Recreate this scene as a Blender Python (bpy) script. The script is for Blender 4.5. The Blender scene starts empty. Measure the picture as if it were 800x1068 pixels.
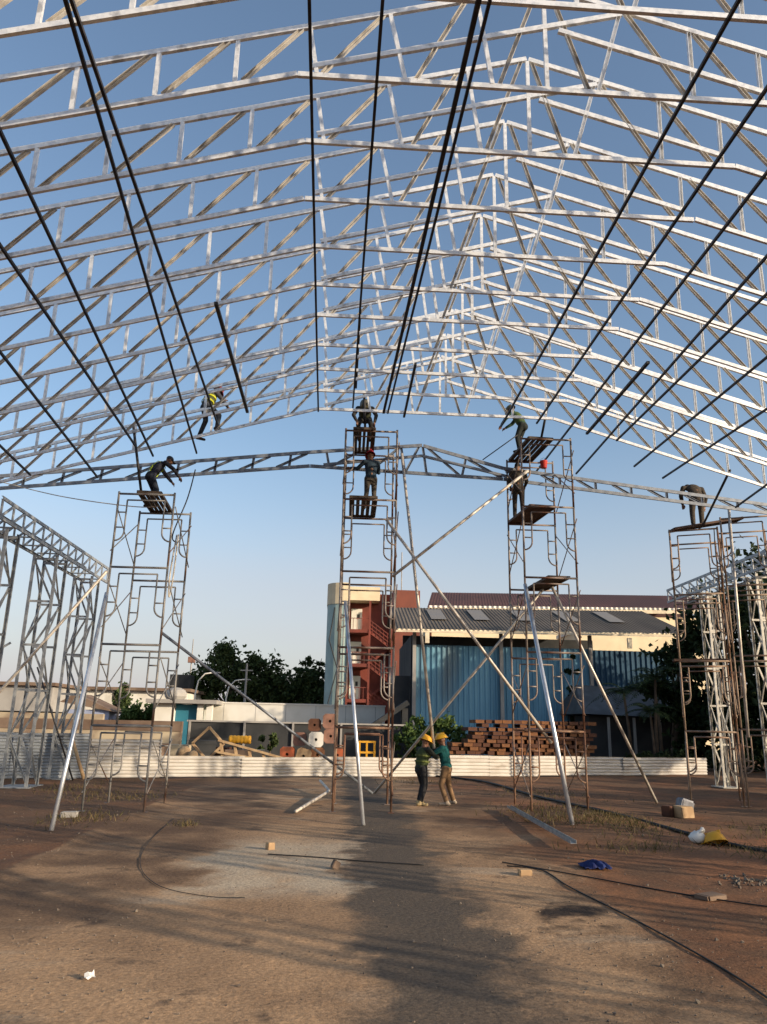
import bpy, bmesh, math, random
from mathutils import Vector, Matrix, Quaternion
R = math.radians
rnd = random.Random(7)
sc = bpy.context.scene
col = sc.collection
V = Vector

# ------------------------------------------------------------------ camera
cam_d = bpy.data.cameras.new('camera')
cam = bpy.data.objects.new('camera', cam_d)
col.objects.link(cam)
sc.camera = cam
yaw, pitch, roll = R(2.99), R(15.47), R(1.22)
fwd = V((math.sin(yaw)*math.cos(pitch), math.cos(yaw)*math.cos(pitch), math.sin(pitch)))
r0 = V((math.cos(yaw), -math.sin(yaw), 0))
u0 = r0.cross(fwd)
rt = r0*math.cos(roll) + u0*math.sin(roll)
up = -r0*math.sin(roll) + u0*math.cos(roll)
M = Matrix((rt, up, -fwd)).transposed().to_4x4()
M.translation = V((0, 0, 1.78))
cam.matrix_world = M
cam_d.sensor_width = 36
cam_d.lens = 26.97
cam_d.clip_start = 0.1
cam_d.clip_end = 3000

# ------------------------------------------------------------------ sky and sun
SUN_AZ, SUN_EL = R(-32), R(14)          # angle from +X towards +Y
sun_dir = V((math.cos(SUN_AZ)*math.cos(SUN_EL), math.sin(SUN_AZ)*math.cos(SUN_EL), math.sin(SUN_EL)))
w = bpy.data.worlds.new('World')
sc.world = w
w.use_nodes = True
nt = w.node_tree
sky = nt.nodes.new('ShaderNodeTexSky')
sky.sky_type = 'NISHITA'
sky.sun_disc = False
sky.sun_elevation = SUN_EL
sky.sun_rotation = math.pi/2 - SUN_AZ     # measured clockwise from +Y
sky.air_density = 1.0
sky.dust_density = 2.0
sky.ozone_density = 1.5
bg = nt.nodes['Background']
bg.inputs['Strength'].default_value = 0.15
hs = nt.nodes.new('ShaderNodeHueSaturation')
hs.inputs['Saturation'].default_value = 1.0
nt.links.new(sky.outputs[0], hs.inputs['Color'])
# pale dusty air low over the horizon
wg = nt.nodes.new('ShaderNodeNewGeometry')
wx = nt.nodes.new('ShaderNodeSeparateXYZ')
nt.links.new(wg.outputs['Incoming'], wx.inputs[0])
wr = nt.nodes.new('ShaderNodeMapRange')
wr.interpolation_type = 'SMOOTHSTEP'
wr.inputs[1].default_value = -0.38
wr.inputs[2].default_value = 0.0
wr.inputs[3].default_value = 0.0
wr.inputs[4].default_value = 0.85
nt.links.new(wx.outputs[2], wr.inputs[0])
wm = nt.nodes.new('ShaderNodeMix')
wm.data_type = 'RGBA'
wm.inputs[7].default_value = (2.75, 2.6, 2.78, 1)
wn = nt.nodes.new('ShaderNodeTexNoise')
wn.inputs['Scale'].default_value = 2.2
wn.inputs['Detail'].default_value = 5
wp = nt.nodes.new('ShaderNodeMapping')
wp.inputs['Scale'].default_value = (1, 1, 4)
nt.links.new(wg.outputs['Incoming'], wp.inputs[0])
nt.links.new(wp.outputs[0], wn.inputs['Vector'])
wq = nt.nodes.new('ShaderNodeMapRange')
wq.inputs[1].default_value = 0.35
wq.inputs[2].default_value = 0.7
wq.inputs[3].default_value = 0.82
wq.inputs[4].default_value = 1.12
nt.links.new(wn.outputs[0], wq.inputs[0])
wk = nt.nodes.new('ShaderNodeMath')
wk.operation = 'MULTIPLY'
wk.use_clamp = True
nt.links.new(wr.outputs[0], wk.inputs[0])
nt.links.new(wq.outputs[0], wk.inputs[1])
nt.links.new(wk.outputs[0], wm.inputs[0])
nt.links.new(hs.outputs[0], wm.inputs[6])
nt.links.new(wm.outputs[2], bg.inputs[0])
sd = bpy.data.lights.new('sun', 'SUN')
sd.energy = 4.0
sd.angle = R(0.6)
sd.color = (1.0, 0.83, 0.62)
sun = bpy.data.objects.new('sun', sd)
col.objects.link(sun)
sun.rotation_euler = (-sun_dir).to_track_quat('-Z', 'Y').to_euler()
sun.location = (30, -15, 30)
sc.view_settings.view_transform = 'Standard'
sc.view_settings.look = 'None'
sc.view_settings.gamma = 1.0
sc.view_settings.use_curve_mapping = False
sc.view_settings.exposure = 0.62
sc.cycles.max_bounces = 5
sc.cycles.diffuse_bounces = 3
sc.cycles.glossy_bounces = 2
sc.cycles.transmission_bounces = 2
sc.cycles.transparent_max_bounces = 4


# ------------------------------------------------------------------ materials
MATS = {}


def mat(name, c, rough=0.8, metal=0.0, c2=None, scale=6.0, lo=0.4, hi=0.6, bump=0.0, bscale=40.0, c3=None,
        scale3=1.5, lo3=0.5, hi3=0.62, spec=0.3, stretch=None):
    """principled, base colour mixed from up to three colours by noise in object space"""
    if name in MATS:
        return MATS[name]
    m = bpy.data.materials.new(name)
    m.use_nodes = True
    n, l = m.node_tree.nodes, m.node_tree.links
    b = n['Principled BSDF']
    b.inputs['Roughness'].default_value = rough
    b.inputs['Metallic'].default_value = metal
    b.inputs['Specular IOR Level'].default_value = spec
    tc = n.new('ShaderNodeTexCoord')
    src = tc.outputs['Object']
    if stretch:
        mp = n.new('ShaderNodeMapping')
        mp.inputs['Scale'].default_value = stretch
        l.new(src, mp.inputs[0])
        src = mp.outputs[0]
    cur = None
    if c2 is None:
        c2 = tuple(x*0.8 for x in c)

    def layer(prev, colour, s, a, bb):
        no = n.new('ShaderNodeTexNoise')
        no.inputs['Scale'].default_value = s
        no.inputs['Detail'].default_value = 5
        l.new(src, no.inputs['Vector'])
        mr = n.new('ShaderNodeMapRange')
        mr.inputs[1].default_value = a
        mr.inputs[2].default_value = bb
        l.new(no.outputs[0], mr.inputs[0])
        mx = n.new('ShaderNodeMix')
        mx.data_type = 'RGBA'
        l.new(mr.outputs[0], mx.inputs[0])
        if isinstance(prev, tuple):
            mx.inputs[6].default_value = (*prev, 1)
        else:
            l.new(prev, mx.inputs[6])
        mx.inputs[7].default_value = (*colour, 1)
        return mx.outputs[2]
    cur = layer(c, c2, scale, lo, hi)
    if c3:
        cur = layer(cur, c3, scale3, lo3, hi3)
    l.new(cur, b.inputs['Base Color'])
    if bump:
        no = n.new('ShaderNodeTexNoise')
        no.inputs['Scale'].default_value = bscale
        no.inputs['Detail'].default_value = 4
        l.new(src, no.inputs['Vector'])
        bp = n.new('ShaderNodeBump')
        bp.inputs['Strength'].default_value = bump
        bp.inputs['Distance'].default_value = 0.02
        l.new(no.outputs[0], bp.inputs['Height'])
        l.new(bp.outputs[0], b.inputs['Normal'])
    MATS[name] = m
    return m


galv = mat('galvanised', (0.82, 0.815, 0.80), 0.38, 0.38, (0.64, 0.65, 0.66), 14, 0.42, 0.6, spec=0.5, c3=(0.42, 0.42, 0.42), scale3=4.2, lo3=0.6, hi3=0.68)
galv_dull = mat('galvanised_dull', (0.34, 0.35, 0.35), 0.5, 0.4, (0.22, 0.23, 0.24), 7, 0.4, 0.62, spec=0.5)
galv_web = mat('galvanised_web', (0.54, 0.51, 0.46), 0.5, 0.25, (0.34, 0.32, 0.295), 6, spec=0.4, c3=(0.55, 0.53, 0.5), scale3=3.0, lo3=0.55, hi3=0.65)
galv_cream = mat('galvanised_cream', (0.50, 0.47, 0.41), 0.5, 0.2, (0.36, 0.34, 0.3), 7, spec=0.4)
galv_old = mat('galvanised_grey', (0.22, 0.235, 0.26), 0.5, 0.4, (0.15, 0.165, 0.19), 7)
batten_m = mat('dark_steel', (0.022, 0.022, 0.026), 0.55, 0.2, (0.045, 0.042, 0.042), 5)
scaf_m = mat('scaffold_tube', (0.20, 0.165, 0.14), 0.6, 0.25, (0.26, 0.23, 0.21), 3, c3=(0.16, 0.075, 0.045), scale3=1.3, lo3=0.48, hi3=0.62)
scaf_rust = mat('scaffold_rust', (0.19, 0.10, 0.065), 0.7, 0.15, (0.27, 0.17, 0.11), 3, c3=(0.11, 0.055, 0.035), scale3=1.7)
scaf_tan = mat('scaffold_tan', (0.33, 0.24, 0.17), 0.6, 0.2, (0.22, 0.16, 0.12), 3, c3=(0.2, 0.105, 0.06), scale3=1.7)
scaf_grey = mat('scaffold_grey', (0.17, 0.165, 0.16), 0.6, 0.25, (0.24, 0.225, 0.21), 3, c3=(0.19, 0.105, 0.07), scale3=1.1, lo3=0.53, hi3=0.64)
alu = mat('zinc_tube', (0.62, 0.64, 0.67), 0.33, 0.7, (0.5, 0.52, 0.55), 5, spec=0.5)
alu_warm = mat('zinc_tube_worn', (0.58, 0.53, 0.46), 0.5, 0.35, (0.4, 0.35, 0.3), 5)
plank_m = mat('plank_dark', (0.06, 0.045, 0.035), 0.8, 0, (0.1, 0.075, 0.055), 8)
plank_b = mat('plank_brown', (0.11, 0.065, 0.045), 0.8, 0, (0.07, 0.045, 0.035), 8)
white_w = mat('white_render', (0.72, 0.69, 0.62), 0.85, 0, (0.62, 0.58, 0.5), 0.7, 0.4, 0.65, c3=(0.45, 0.41, 0.34), scale3=0.35, lo3=0.58, hi3=0.75)
cream_w = mat('cream_render', (0.74, 0.62, 0.42), 0.85, 0, (0.66, 0.54, 0.36), 0.8)
grey_w = mat('grey_render', (0.36, 0.34, 0.31), 0.9, 0, (0.28, 0.26, 0.24), 0.8)
beige_w = mat('beige_render', (0.46, 0.38, 0.26), 0.9, 0, (0.34, 0.27, 0.19), 0.6, c3=(0.2, 0.14, 0.1), scale3=0.5)
brown_w = mat('brown_render', (0.13, 0.085, 0.06), 0.9, 0, (0.2, 0.14, 0.1), 0.9)
dark_w = mat('dark_wall', (0.03, 0.032, 0.034), 0.9, 0, (0.05, 0.05, 0.05), 0.8)
red_w = mat('brick_red_paint', (0.21, 0.052, 0.036), 0.8, 0, (0.15, 0.042, 0.03), 0.8)
redbrown_w = mat('red_brown_paint', (0.21, 0.07, 0.047), 0.85, 0, (0.16, 0.058, 0.042), 0.6)
mint_w = mat('mint_panel', (0.36, 0.47, 0.44), 0.6, 0, (0.3, 0.4, 0.38), 0.8)
teal_w = mat('teal_paint', (0.03, 0.17, 0.24), 0.6, 0, (0.025, 0.13, 0.19), 1.0)
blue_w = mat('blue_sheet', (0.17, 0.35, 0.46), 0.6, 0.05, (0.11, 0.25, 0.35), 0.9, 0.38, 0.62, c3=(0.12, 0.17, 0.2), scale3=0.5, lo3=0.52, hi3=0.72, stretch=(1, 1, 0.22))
blue_shade = mat('blue_sheet_shaded', (0.025, 0.07, 0.12), 0.6, 0.05, (0.035, 0.09, 0.15), 0.5)  # darker copy of the blue sheet, tree shade put into its colour
roof_g = mat('roof_grey_sheet', (0.15, 0.125, 0.10), 0.85, 0, (0.10, 0.086, 0.072), 0.4, stretch=(1, 0.3, 1))
roof_m = mat('roof_maroon_sheet', (0.085, 0.043, 0.043), 0.85, 0, (0.065, 0.036, 0.038), 0.3)
skylight_m = mat('skylight_sheet', (0.21, 0.195, 0.175), 0.6, 0, (0.2, 0.19, 0.18), 0.8)
trim_m = mat('cream_trim', (0.72, 0.62, 0.45), 0.8, 0, (0.55, 0.47, 0.35), 1.5)
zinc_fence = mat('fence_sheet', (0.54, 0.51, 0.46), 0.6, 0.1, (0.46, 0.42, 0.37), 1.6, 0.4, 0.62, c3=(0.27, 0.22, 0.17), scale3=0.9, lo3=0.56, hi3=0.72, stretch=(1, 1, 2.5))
zinc_fence_shade = mat('fence_sheet_shaded', (0.33, 0.35, 0.37), 0.55, 0.2, (0.24, 0.26, 0.28), 1.3)  # fence sheet with the shadow on its left end put into the colour
wood_o = mat('timber_orange', (0.23, 0.10, 0.042), 0.85, 0, (0.10, 0.045, 0.024), 2.6)
wood_b = mat('timber_brown', (0.12, 0.052, 0.03), 0.85, 0, (0.07, 0.032, 0.02), 2.5)
wood_l = mat('timber_light', (0.46, 0.32, 0.18), 0.8, 0, (0.34, 0.22, 0.12), 4)
yellow_m = mat('yellow_paint', (0.68, 0.34, 0.03), 0.5, 0, (0.65, 0.33, 0.03), 3)
orange_m = mat('orange_paint', (0.26, 0.085, 0.04), 0.6, 0, (0.42, 0.1, 0.04), 3)
pink_m = mat('salmon_paint', (0.27, 0.14, 0.10), 0.8, 0, (0.17, 0.09, 0.065), 3)
bark_m = mat('bark', (0.11, 0.08, 0.055), 0.9, 0, (0.07, 0.05, 0.035), 3)
stone_m = mat('stones', (0.2, 0.16, 0.12), 0.9, 0, (0.13, 0.1, 0.08), 2)
white_p = mat('white_plastic', (0.75, 0.73, 0.68), 0.5, 0, (0.65, 0.62, 0.57), 3)
blue_c = mat('blue_cloth', (0.01, 0.015, 0.075), 0.8, 0, (0.015, 0.03, 0.12), 12)
cable_m = mat('black_rubber', (0.02, 0.019, 0.018), 0.6, 0)
rope_m = mat('pale_rope', (0.55, 0.5, 0.42), 0.9, 0)
skin_m = mat('skin_brown', (0.2, 0.1, 0.06), 0.6, 0, (0.17, 0.085, 0.05), 12)


def leaf_mat(name, c, c2):
    m = bpy.data.materials.new(name)
    m.use_nodes = True
    n, l = m.node_tree.nodes, m.node_tree.links
    b = n['Principled BSDF']
    b.inputs['Roughness'].default_value = 0.65
    b.inputs['Specular IOR Level'].default_value = 0.2
    g = n.new('ShaderNodeNewGeometry')
    rp = n.new('ShaderNodeValToRGB')
    rp.color_ramp.elements[0].color = (*c, 1)
    rp.color_ramp.elements[1].color = (*c2, 1)
    l.new(g.outputs['Random Per Island'], rp.inputs[0])
    l.new(rp.outputs[0], b.inputs['Base Color'])
    tr = n.new('ShaderNodeBsdfTranslucent')
    l.new(rp.outputs[0], tr.inputs[0])
    mx = n.new('ShaderNodeMixShader')
    mx.inputs[0].default_value = 0.25
    l.new(b.outputs[0], mx.inputs[1])
    l.new(tr.outputs[0], mx.inputs[2])
    l.new(mx.outputs[0], n['Material Output'].inputs[0])
    return m


leaf_a = leaf_mat('leaf_green', (0.024, 0.042, 0.016), (0.085, 0.115, 0.035))
leaf_b = leaf_mat('leaf_dark', (0.014, 0.026, 0.01), (0.035, 0.055, 0.018))
leaf_c = leaf_mat('leaf_bright', (0.045, 0.085, 0.02), (0.10, 0.145, 0.04))
grass_m = leaf_mat('grass_dry', (0.065, 0.062, 0.022), (0.17, 0.12, 0.055))


# ------------------------------------------------------------------ mesh builder
class MB:
    def __init__(s):
        s.v, s.f = [], []

    def add(s, vs, fs):
        o = len(s.v)
        s.v += [tuple(x) for x in vs]
        s.f += [tuple(i + o for i in f) for f in fs]

    def box(s, c, d, q=None):
        c = V(c)
        vs = []
        for x in (-.5, .5):
            for y in (-.5, .5):
                for z in (-.5, .5):
                    p = V((x*d[0], y*d[1], z*d[2]))
                    if q:
                        p = q @ p
                    vs.append(c + p)
        s.add(vs, [(0, 1, 3, 2), (4, 6, 7, 5), (0, 4, 5, 1), (2, 3, 7, 6), (0, 2, 6, 4), (1, 5, 7, 3)])
        return s

    def bx(s, x0, x1, y0, y1, z0, z1):
        return s.box(((x0+x1)/2, (y0+y1)/2, (z0+z1)/2), (abs(x1-x0), abs(y1-y0), abs(z1-z0)))

    def prism(s, prof, a, b, u, v):
        a, b, u, v = V(a), V(b), V(u), V(v)
        n = len(prof)
        vs = [a + u*p[0] + v*p[1] for p in prof] + [b + u*p[0] + v*p[1] for p in prof]
        fs = [(i, (i+1) % n, n + (i+1) % n, n + i) for i in range(n)]
        fs += [tuple(range(n-1, -1, -1)), tuple(range(n, 2*n))]
        s.add(vs, fs)
        return s

    def axes(s, a, b, hint):
        d = (V(b)-V(a)).normalized()
        h = V(hint)
        if abs(d.dot(h)) > 0.98:
            h = V((1, 0, 0)) if abs(d.x) < 0.9 else V((0, 1, 0))
        v = (h - d*d.dot(h)).normalized()
        return d, v.cross(d).normalized(), v

    def bar(s, a, b, wd, ht, hint=(0, 0, 1)):
        d, u, v = s.axes(a, b, hint)
        return s.prism([(-wd/2, -ht/2), (wd/2, -ht/2), (wd/2, ht/2), (-wd/2, ht/2)], a, b, u, v)

    def chan(s, a, b, wd, dep, t, v, off=0.0):
        """U channel: its back wd wide at 'off' along v, its two flanges dep deep towards v"""
        d, u, v = s.axes(a, b, v)
        h = wd/2
        pr = [(-h, 0), (h, 0), (h, dep), (h-t, dep), (h-t, t), (-h+t, t), (-h+t, dep), (-h, dep)]
        return s.prism([(x, y + off) for x, y in pr], a, b, u, v)

    def tube(s, pts, r, n=8, cap=True):
        pts = [V(p) for p in pts]
        rr = r if isinstance(r, (list, tuple)) else [r]*len(pts)
        o = len(s.v)
        prev = None
        for i, p in enumerate(pts):
            if i == 0:
                d = pts[1]-pts[0]
            elif i == len(pts)-1:
                d = pts[-1]-pts[-2]
            else:
                d = (pts[i+1]-p).normalized() + (p-pts[i-1]).normalized()
            d.normalize()
            if prev is None:
                h = V((0, 0, 1)) if abs(d.z) < 0.9 else V((1, 0, 0))
                uu = d.cross(h).normalized()
            else:
                uu = (prev - d*d.dot(prev)).normalized()
            prev = uu
            vv = d.cross(uu)
            for k in range(n):
                a = 2*math.pi*k/n
                s.v.append(tuple(p + (uu*math.cos(a) + vv*math.sin(a))*rr[i]))
        for i in range(len(pts)-1):
            for k in range(n):
                a, b = o+i*n+k, o+i*n+(k+1) % n
                s.f.append((a, b, b+n, a+n))
        if cap:
            s.f.append(tuple(o+k for k in range(n-1, -1, -1)))
            e = o+(len(pts)-1)*n
            s.f.append(tuple(e+k for k in range(n)))
        return s

    def ball(s, c, r, q=None, n=10, m=7):
        c = V(c)
        if not isinstance(r, (tuple, list)):
            r = (r, r, r)
        vs = []

        def pt(x, y, z):
            p = V((x*r[0], y*r[1], z*r[2]))
            return c + (q @ p if q else p)
        vs.append(pt(0, 0, -1))
        for i in range(1, m):
            t = math.pi*i/m
            for k in range(n):
                a = 2*math.pi*k/n
                vs.append(pt(math.sin(t)*math.cos(a), math.sin(t)*math.sin(a), -math.cos(t)))
        vs.append(pt(0, 0, 1))
        fs = []
        for k in range(n):
            fs.append((0, 1+(k+1) % n, 1+k))
            e = 1+(m-2)*n
            fs.append((e+k, e+(k+1) % n, len(vs)-1))
        for i in range(m-2):
            for k in range(n):
                a, b = 1+i*n+k, 1+i*n+(k+1) % n
                fs.append((a, b, b+n, a+n))
        s.add(vs, fs)
        return s

    def cap2(s, a, b, ra, rb):
        s.tube([a, b], [ra, rb], 12)
        s.ball(a, ra, None, 12, 8)
        s.ball(b, rb, None, 12, 8)
        return s

    def quad(s, a, b, c, d):
        s.add([a, b, c, d], [(0, 1, 2, 3)])
        return s

    def sheet(s, o, du, dv, n, amp, wl, nv, thick=0.004):
        """corrugated sheet: waves along du (n waves), straight along dv; o is a corner"""
        o, du, dv = V(o), V(du), V(dv)
        k = n*6
        for side, off in ((0, 0.0), (1, thick)):
            vs, fs = [], []
            for i in range(k+1):
                h = amp*math.sin(2*math.pi*i/6)
                for j in (0, 1):
                    vs.append(o + du*(i/k) + dv*j + V(nv)*(h+off))
            for i in range(k):
                q = (2*i, 2*i+2, 2*i+3, 2*i+1)
                fs.append(q if side else q[::-1])
            s.add(vs, fs)
        return s

    def ribs(s, o, du, dv, n, amp, nv):
        """trapezoid ribbed sheet, n ribs along du"""
        o, du, dv, nv = V(o), V(du), V(dv), V(nv)
        prof = []
        for i in range(n):
            for t, h in ((0, 0), (.55, 0), (.65, 1), (.9, 1)):
                prof.append(((i+t)/n, h*amp))
        prof.append((1, 0))
        vs, fs = [], []
        for t, h in prof:
            for j in (0, 1):
                vs.append(o + du*t + dv*j + nv*h)
        for i in range(len(prof)-1):
            fs.append((2*i, 2*i+2, 2*i+3, 2*i+1))
        s.add(vs, fs)
        return s

    def build(s, name, m, parent=None, smooth=False):
        me = bpy.data.meshes.new(name)
        me.from_pydata(s.v, [], s.f)
        me.materials.append(m)
        if smooth:
            me.polygons.foreach_set('use_smooth', [True]*len(me.polygons))
        me.update()
        ob = bpy.data.objects.new(name, me)
        col.objects.link(ob)
        if parent:
            ob.parent = parent
        return ob


def tag(o, label=None, cat=None, group=None, kind=None):
    if label:
        o['label'] = label
    if cat:
        o['category'] = cat
    if group:
        o['group'] = group
    if kind:
        o['kind'] = kind
    return o


def thing(name, label, cat, loc=(0, 0, 0), rz=0, group=None):
    o = bpy.data.objects.new(name, None)
    o.empty_display_size = 0.2
    col.objects.link(o)
    o.location = loc
    o.rotation_euler = (0, 0, rz)
    return tag(o, label, cat, group)


def kids(o):
    return [c for c in bpy.data.objects if c.parent == o]


def copy_tree(o, parent=None):
    c = o.copy()
    col.objects.link(c)
    if parent:
        c.parent = parent
    for ch in list(o.children):
        copy_tree(ch, c)
    return c


# ------------------------------------------------------------------ ground
def hgt(x, y):
    from mathutils import noise
    p = V((x, y, 0))
    h = 0.035*noise.noise(p*0.35) + 0.02*noise.noise(p*1.1) + 0.010*noise.noise(p*3.1)
    rough_z = min(1, max(0, (x-3.2)/1.5)) + min(1, max(0, (-3.6-x)/0.8))
    h *= 0.45 + 0.75*rough_z
    h += 0.012*noise.noise(p*6.3)*(0.3+0.7*rough_z)
    # low ridges where the slab ends
    h += 0.05*math.exp(-((x+3.9)/0.25)**2)*(0.5+noise.noise(V((0, y*0.8, 3))))
    h += 0.10*math.exp(-((x-5.0)/1.3)**2)*math.exp(-((y-15.5)/4)**2)
    e = min(1, (x+14)/3, (22-x)/3, (38-y)/4, (y-1)/1.0)
    return h*max(0, e)


def ground():
    nx, ny = 240, 250
    vs, fs = [], []
    for j in range(ny+1):
        y = 1.0 + 37*(j/ny)**1.35
        for i in range(nx+1):
            x = -14 + 36*i/nx
            vs.append((x, y, hgt(x, y)))
    for j in range(ny):
        for i in range(nx):
            a = j*(nx+1)+i
            fs.append((a, a+1, a+nx+2, a+nx+1))
    # the flat land round it, one sheet out to the horizon
    big = [(-1500, -600), (1500, -600), (1500, 2500), (-1500, 2500)]
    inn = [(-14, 1.0), (22, 1.0), (22, 38), (-14, 38)]
    o = len(vs)
    vs += [(x, y, 0) for x, y in big] + [(x, y, 0) for x, y in inn]
    for i in range(4):
        k = (i+1) % 4
        fs.append((o+i, o+k, o+4+k, o+4+i))
    me = bpy.data.meshes.new('ground')
    me.from_pydata(vs, [], fs)
    me.polygons.foreach_set('use_smooth', [True]*len(me.polygons))
    me.update()
    g = bpy.data.objects.new('ground', me)
    col.objects.link(g)
    g['kind'] = 'structure'
    m = bpy.data.materials.new('site_ground')
    m.use_nodes = True
    n, l = m.node_tree.nodes, m.node_tree.links
    b = n['Principled BSDF']
    b.inputs['Roughness'].default_value = 0.92
    b.inputs['Specular IOR Level'].default_value = 0.15
    tc = n.new('ShaderNodeTexCoord').outputs['Object']

    def noise(s, det=6, rough=0.55, dist=0.0, sc3=None):
        q = n.new('ShaderNodeTexNoise')
        q.inputs['Scale'].default_value = s
        q.inputs['Detail'].default_value = det
        q.inputs['Roughness'].default_value = rough
        q.inputs['Distortion'].default_value = dist
        src = tc
        if sc3:
            mp = n.new('ShaderNodeMapping')
            mp.inputs['Scale'].default_value = sc3
            l.new(tc, mp.inputs[0])
            src = mp.outputs[0]
        l.new(src, q.inputs['Vector'])
        return q.outputs[0]

    def rng(x, a, bb, c=0, d=1):
        q = n.new('ShaderNodeMapRange')
        q.interpolation_type = 'SMOOTHSTEP'
        for i, k in enumerate((a, bb, c, d)):
            q.inputs[i+1].default_value = k
        l.new(x, q.inputs[0])
        return q.outputs[0]

    def math_(op, a, bb):
        q = n.new('ShaderNodeMath')
        q.operation = op
        for i, k in enumerate((a, bb)):
            if isinstance(k, (int, float)):
                q.inputs[i].default_value = k
            else:
                l.new(k, q.inputs[i])
        return q.outputs[0]

    def mix(f, a, bb):
        q = n.new('ShaderNodeMix')
        q.data_type = 'RGBA'
        l.new(f, q.inputs[0])
        for i, k in ((6, a), (7, bb)):
            if isinstance(k, tuple):
                q.inputs[i].default_value = (*k, 1)
            else:
                l.new(k, q.inputs[i])
        return q.outputs[2]
    sx = n.new('ShaderNodeSeparateXYZ')
    l.new(tc, sx.inputs[0])
    X, Y = sx.outputs[0], sx.outputs[1]
    wob = rng(noise(0.9), 0.3, 0.7, -0.45, 0.45)
    Xw = math_('ADD', X, wob)
    wob2 = rng(noise(0.35), 0.3, 0.7, -0.9, 0.9)
    Xs = math_('ADD', X, wob2)
    # soil
    soil = mix(rng(noise(0.55), 0.38, 0.62), (0.27, 0.126, 0.06), (0.16, 0.078, 0.042))
    soil = mix(rng(noise(0.23, 4), 0.5, 0.68), soil, (0.30, 0.125, 0.058))
    # old concrete floor under dust
    slab = mix(rng(noise(0.8, 7), 0.35, 0.65), (0.43, 0.27, 0.15), (0.30, 0.187, 0.106))
    slab = mix(rng(noise(0.6, 5, 0.6, 0.6, (0.5, 1.3, 1)), 0.56, 0.7), slab, (0.43, 0.32, 0.215))
    slab = mix(rng(noise(1.7, 6, 0.6), 0.58, 0.7), slab, (0.15, 0.1, 0.065))
    inside = math_('MULTIPLY', rng(X, -3.95, -3.85), rng(Xs, 3.6, 2.4))
    c = mix(inside, soil, slab)
    # a pale patch, and the dark worn lane down the middle
    pale = math_('MULTIPLY', math_('MULTIPLY', rng(Xw, -1.9, -1.2), rng(Xw, 0.5, 0.15)),
                 math_('MULTIPLY', rng(Y, 8.6, 9.6), rng(Y, 14.0, 12.2)))
    c = mix(math_('MULTIPLY', pale, rng(noise(1.1), 0.3, 0.55, 0.3, 0.85)), c, (0.48, 0.39, 0.28))
    # darker brown over the far and the left part of the floor
    far = math_('MULTIPLY', rng(Y, 9.5, 15.0), rng(noise(0.4, 5, 0.6, 0.4), 0.35, 0.62, 0.1, 1.0))
    sides = math_('MAXIMUM', rng(Xs, -0.9, -2.0), rng(Xs, 1.6, 2.4))
    far = math_('MULTIPLY', far, math_('ADD', math_('MULTIPLY', sides, 0.55), 0.3))
    c = mix(far, c, (0.165, 0.097, 0.056))
    lft = math_('MULTIPLY', rng(Xw, -1.2, -2.2), rng(Y, 6.6, 8.4))
    c = mix(math_('MULTIPLY', lft, rng(noise(0.8, 6), 0.35, 0.6, 0.3, 0.85)), c, (0.11, 0.067, 0.042))
    rgt = math_('MULTIPLY', rng(Xw, 1.4, 2.0), rng(noise(0.75, 6, 0.6, 0.5), 0.46, 0.62))
    c = mix(math_('MULTIPLY', rgt, 0.7), c, (0.115, 0.07, 0.043))
    dark = math_('MULTIPLY', math_('MULTIPLY', rng(Xw, 1.5, 1.9), rng(Xw, 3.0, 2.6)),
                 math_('MULTIPLY', rng(Y, 7.4, 7.9), rng(Y, 9.4, 8.7)))
    c = mix(math_('MULTIPLY', dark, rng(noise(2.2), 0.4, 0.6)), c, (0.04, 0.029, 0.023))
    Xl = math_('ADD', X, rng(noise(0.9, 6, 0.65), 0.3, 0.7, -0.3, 0.3))
    lane = math_('MULTIPLY', rng(Xl, 0.0, 0.5), rng(Xl, 1.7, 1.2))
    c = mix(math_('MULTIPLY', lane, rng(noise(0.7), 0.25, 0.55, 0.8, 1.0)), c, (0.105, 0.082, 0.062))
    # crumbs and specks
    vo = n.new('ShaderNodeTexVoronoi')
    vo.inputs['Scale'].default_value = 11
    l.new(tc, vo.inputs['Vector'])
    spk = math_('MULTIPLY', rng(vo.outputs['Distance'], 0.16, 0.06), rng(noise(0.8), 0.5, 0.66))
    c = mix(spk, c, (0.065, 0.048, 0.036))
    fine = rng(noise(26, 6, 0.8), 0.3, 0.7, 0.62, 1.3)
    q = n.new('ShaderNodeMix')
    q.data_type = 'RGBA'
    q.blend_type = 'MULTIPLY'
    q.inputs[0].default_value = 1
    l.new(c, q.inputs[6])
    l.new(fine, q.inputs[7])
    l.new(q.outputs[2], b.inputs['Base Color'])
    bh = math_('ADD', math_('MULTIPLY', noise(9, 6, 0.65), 0.6), math_('MULTIPLY', noise(38, 5, 0.7), 0.25))
    bh = math_('SUBTRACT', bh, math_('MULTIPLY', spk, 0.3))
    bp = n.new('ShaderNodeBump')
    bp.inputs['Strength'].default_value = 0.7
    bp.inputs['Distance'].default_value = 0.035
    l.new(bh, bp.inputs['Height'])
    l.new(bp.outputs[0], b.inputs['Normal'])
    me.materials.append(m)


ground()

# ------------------------------------------------------------------ roof trusses
XL, XR, XK = -0.70, 4.95, 2.20          # ends of the tie beam, ridge
ZT, SL, DEP = 8.95, 0.297, 0.585          # tie height, slope, depth of the sloping part
ZA = 10.47                              # ridge of the top chord
LE, RE = -8.7, 13.0                     # eaves


def top_z(x):
    return ZA - SL*abs(x-XK) - 0.0


def bot_z(x):
    if x < XL:
        return ZT - SL*(XL-x)
    if x > XR:
        return ZT - SL*(x-XR)
    return ZT


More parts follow.
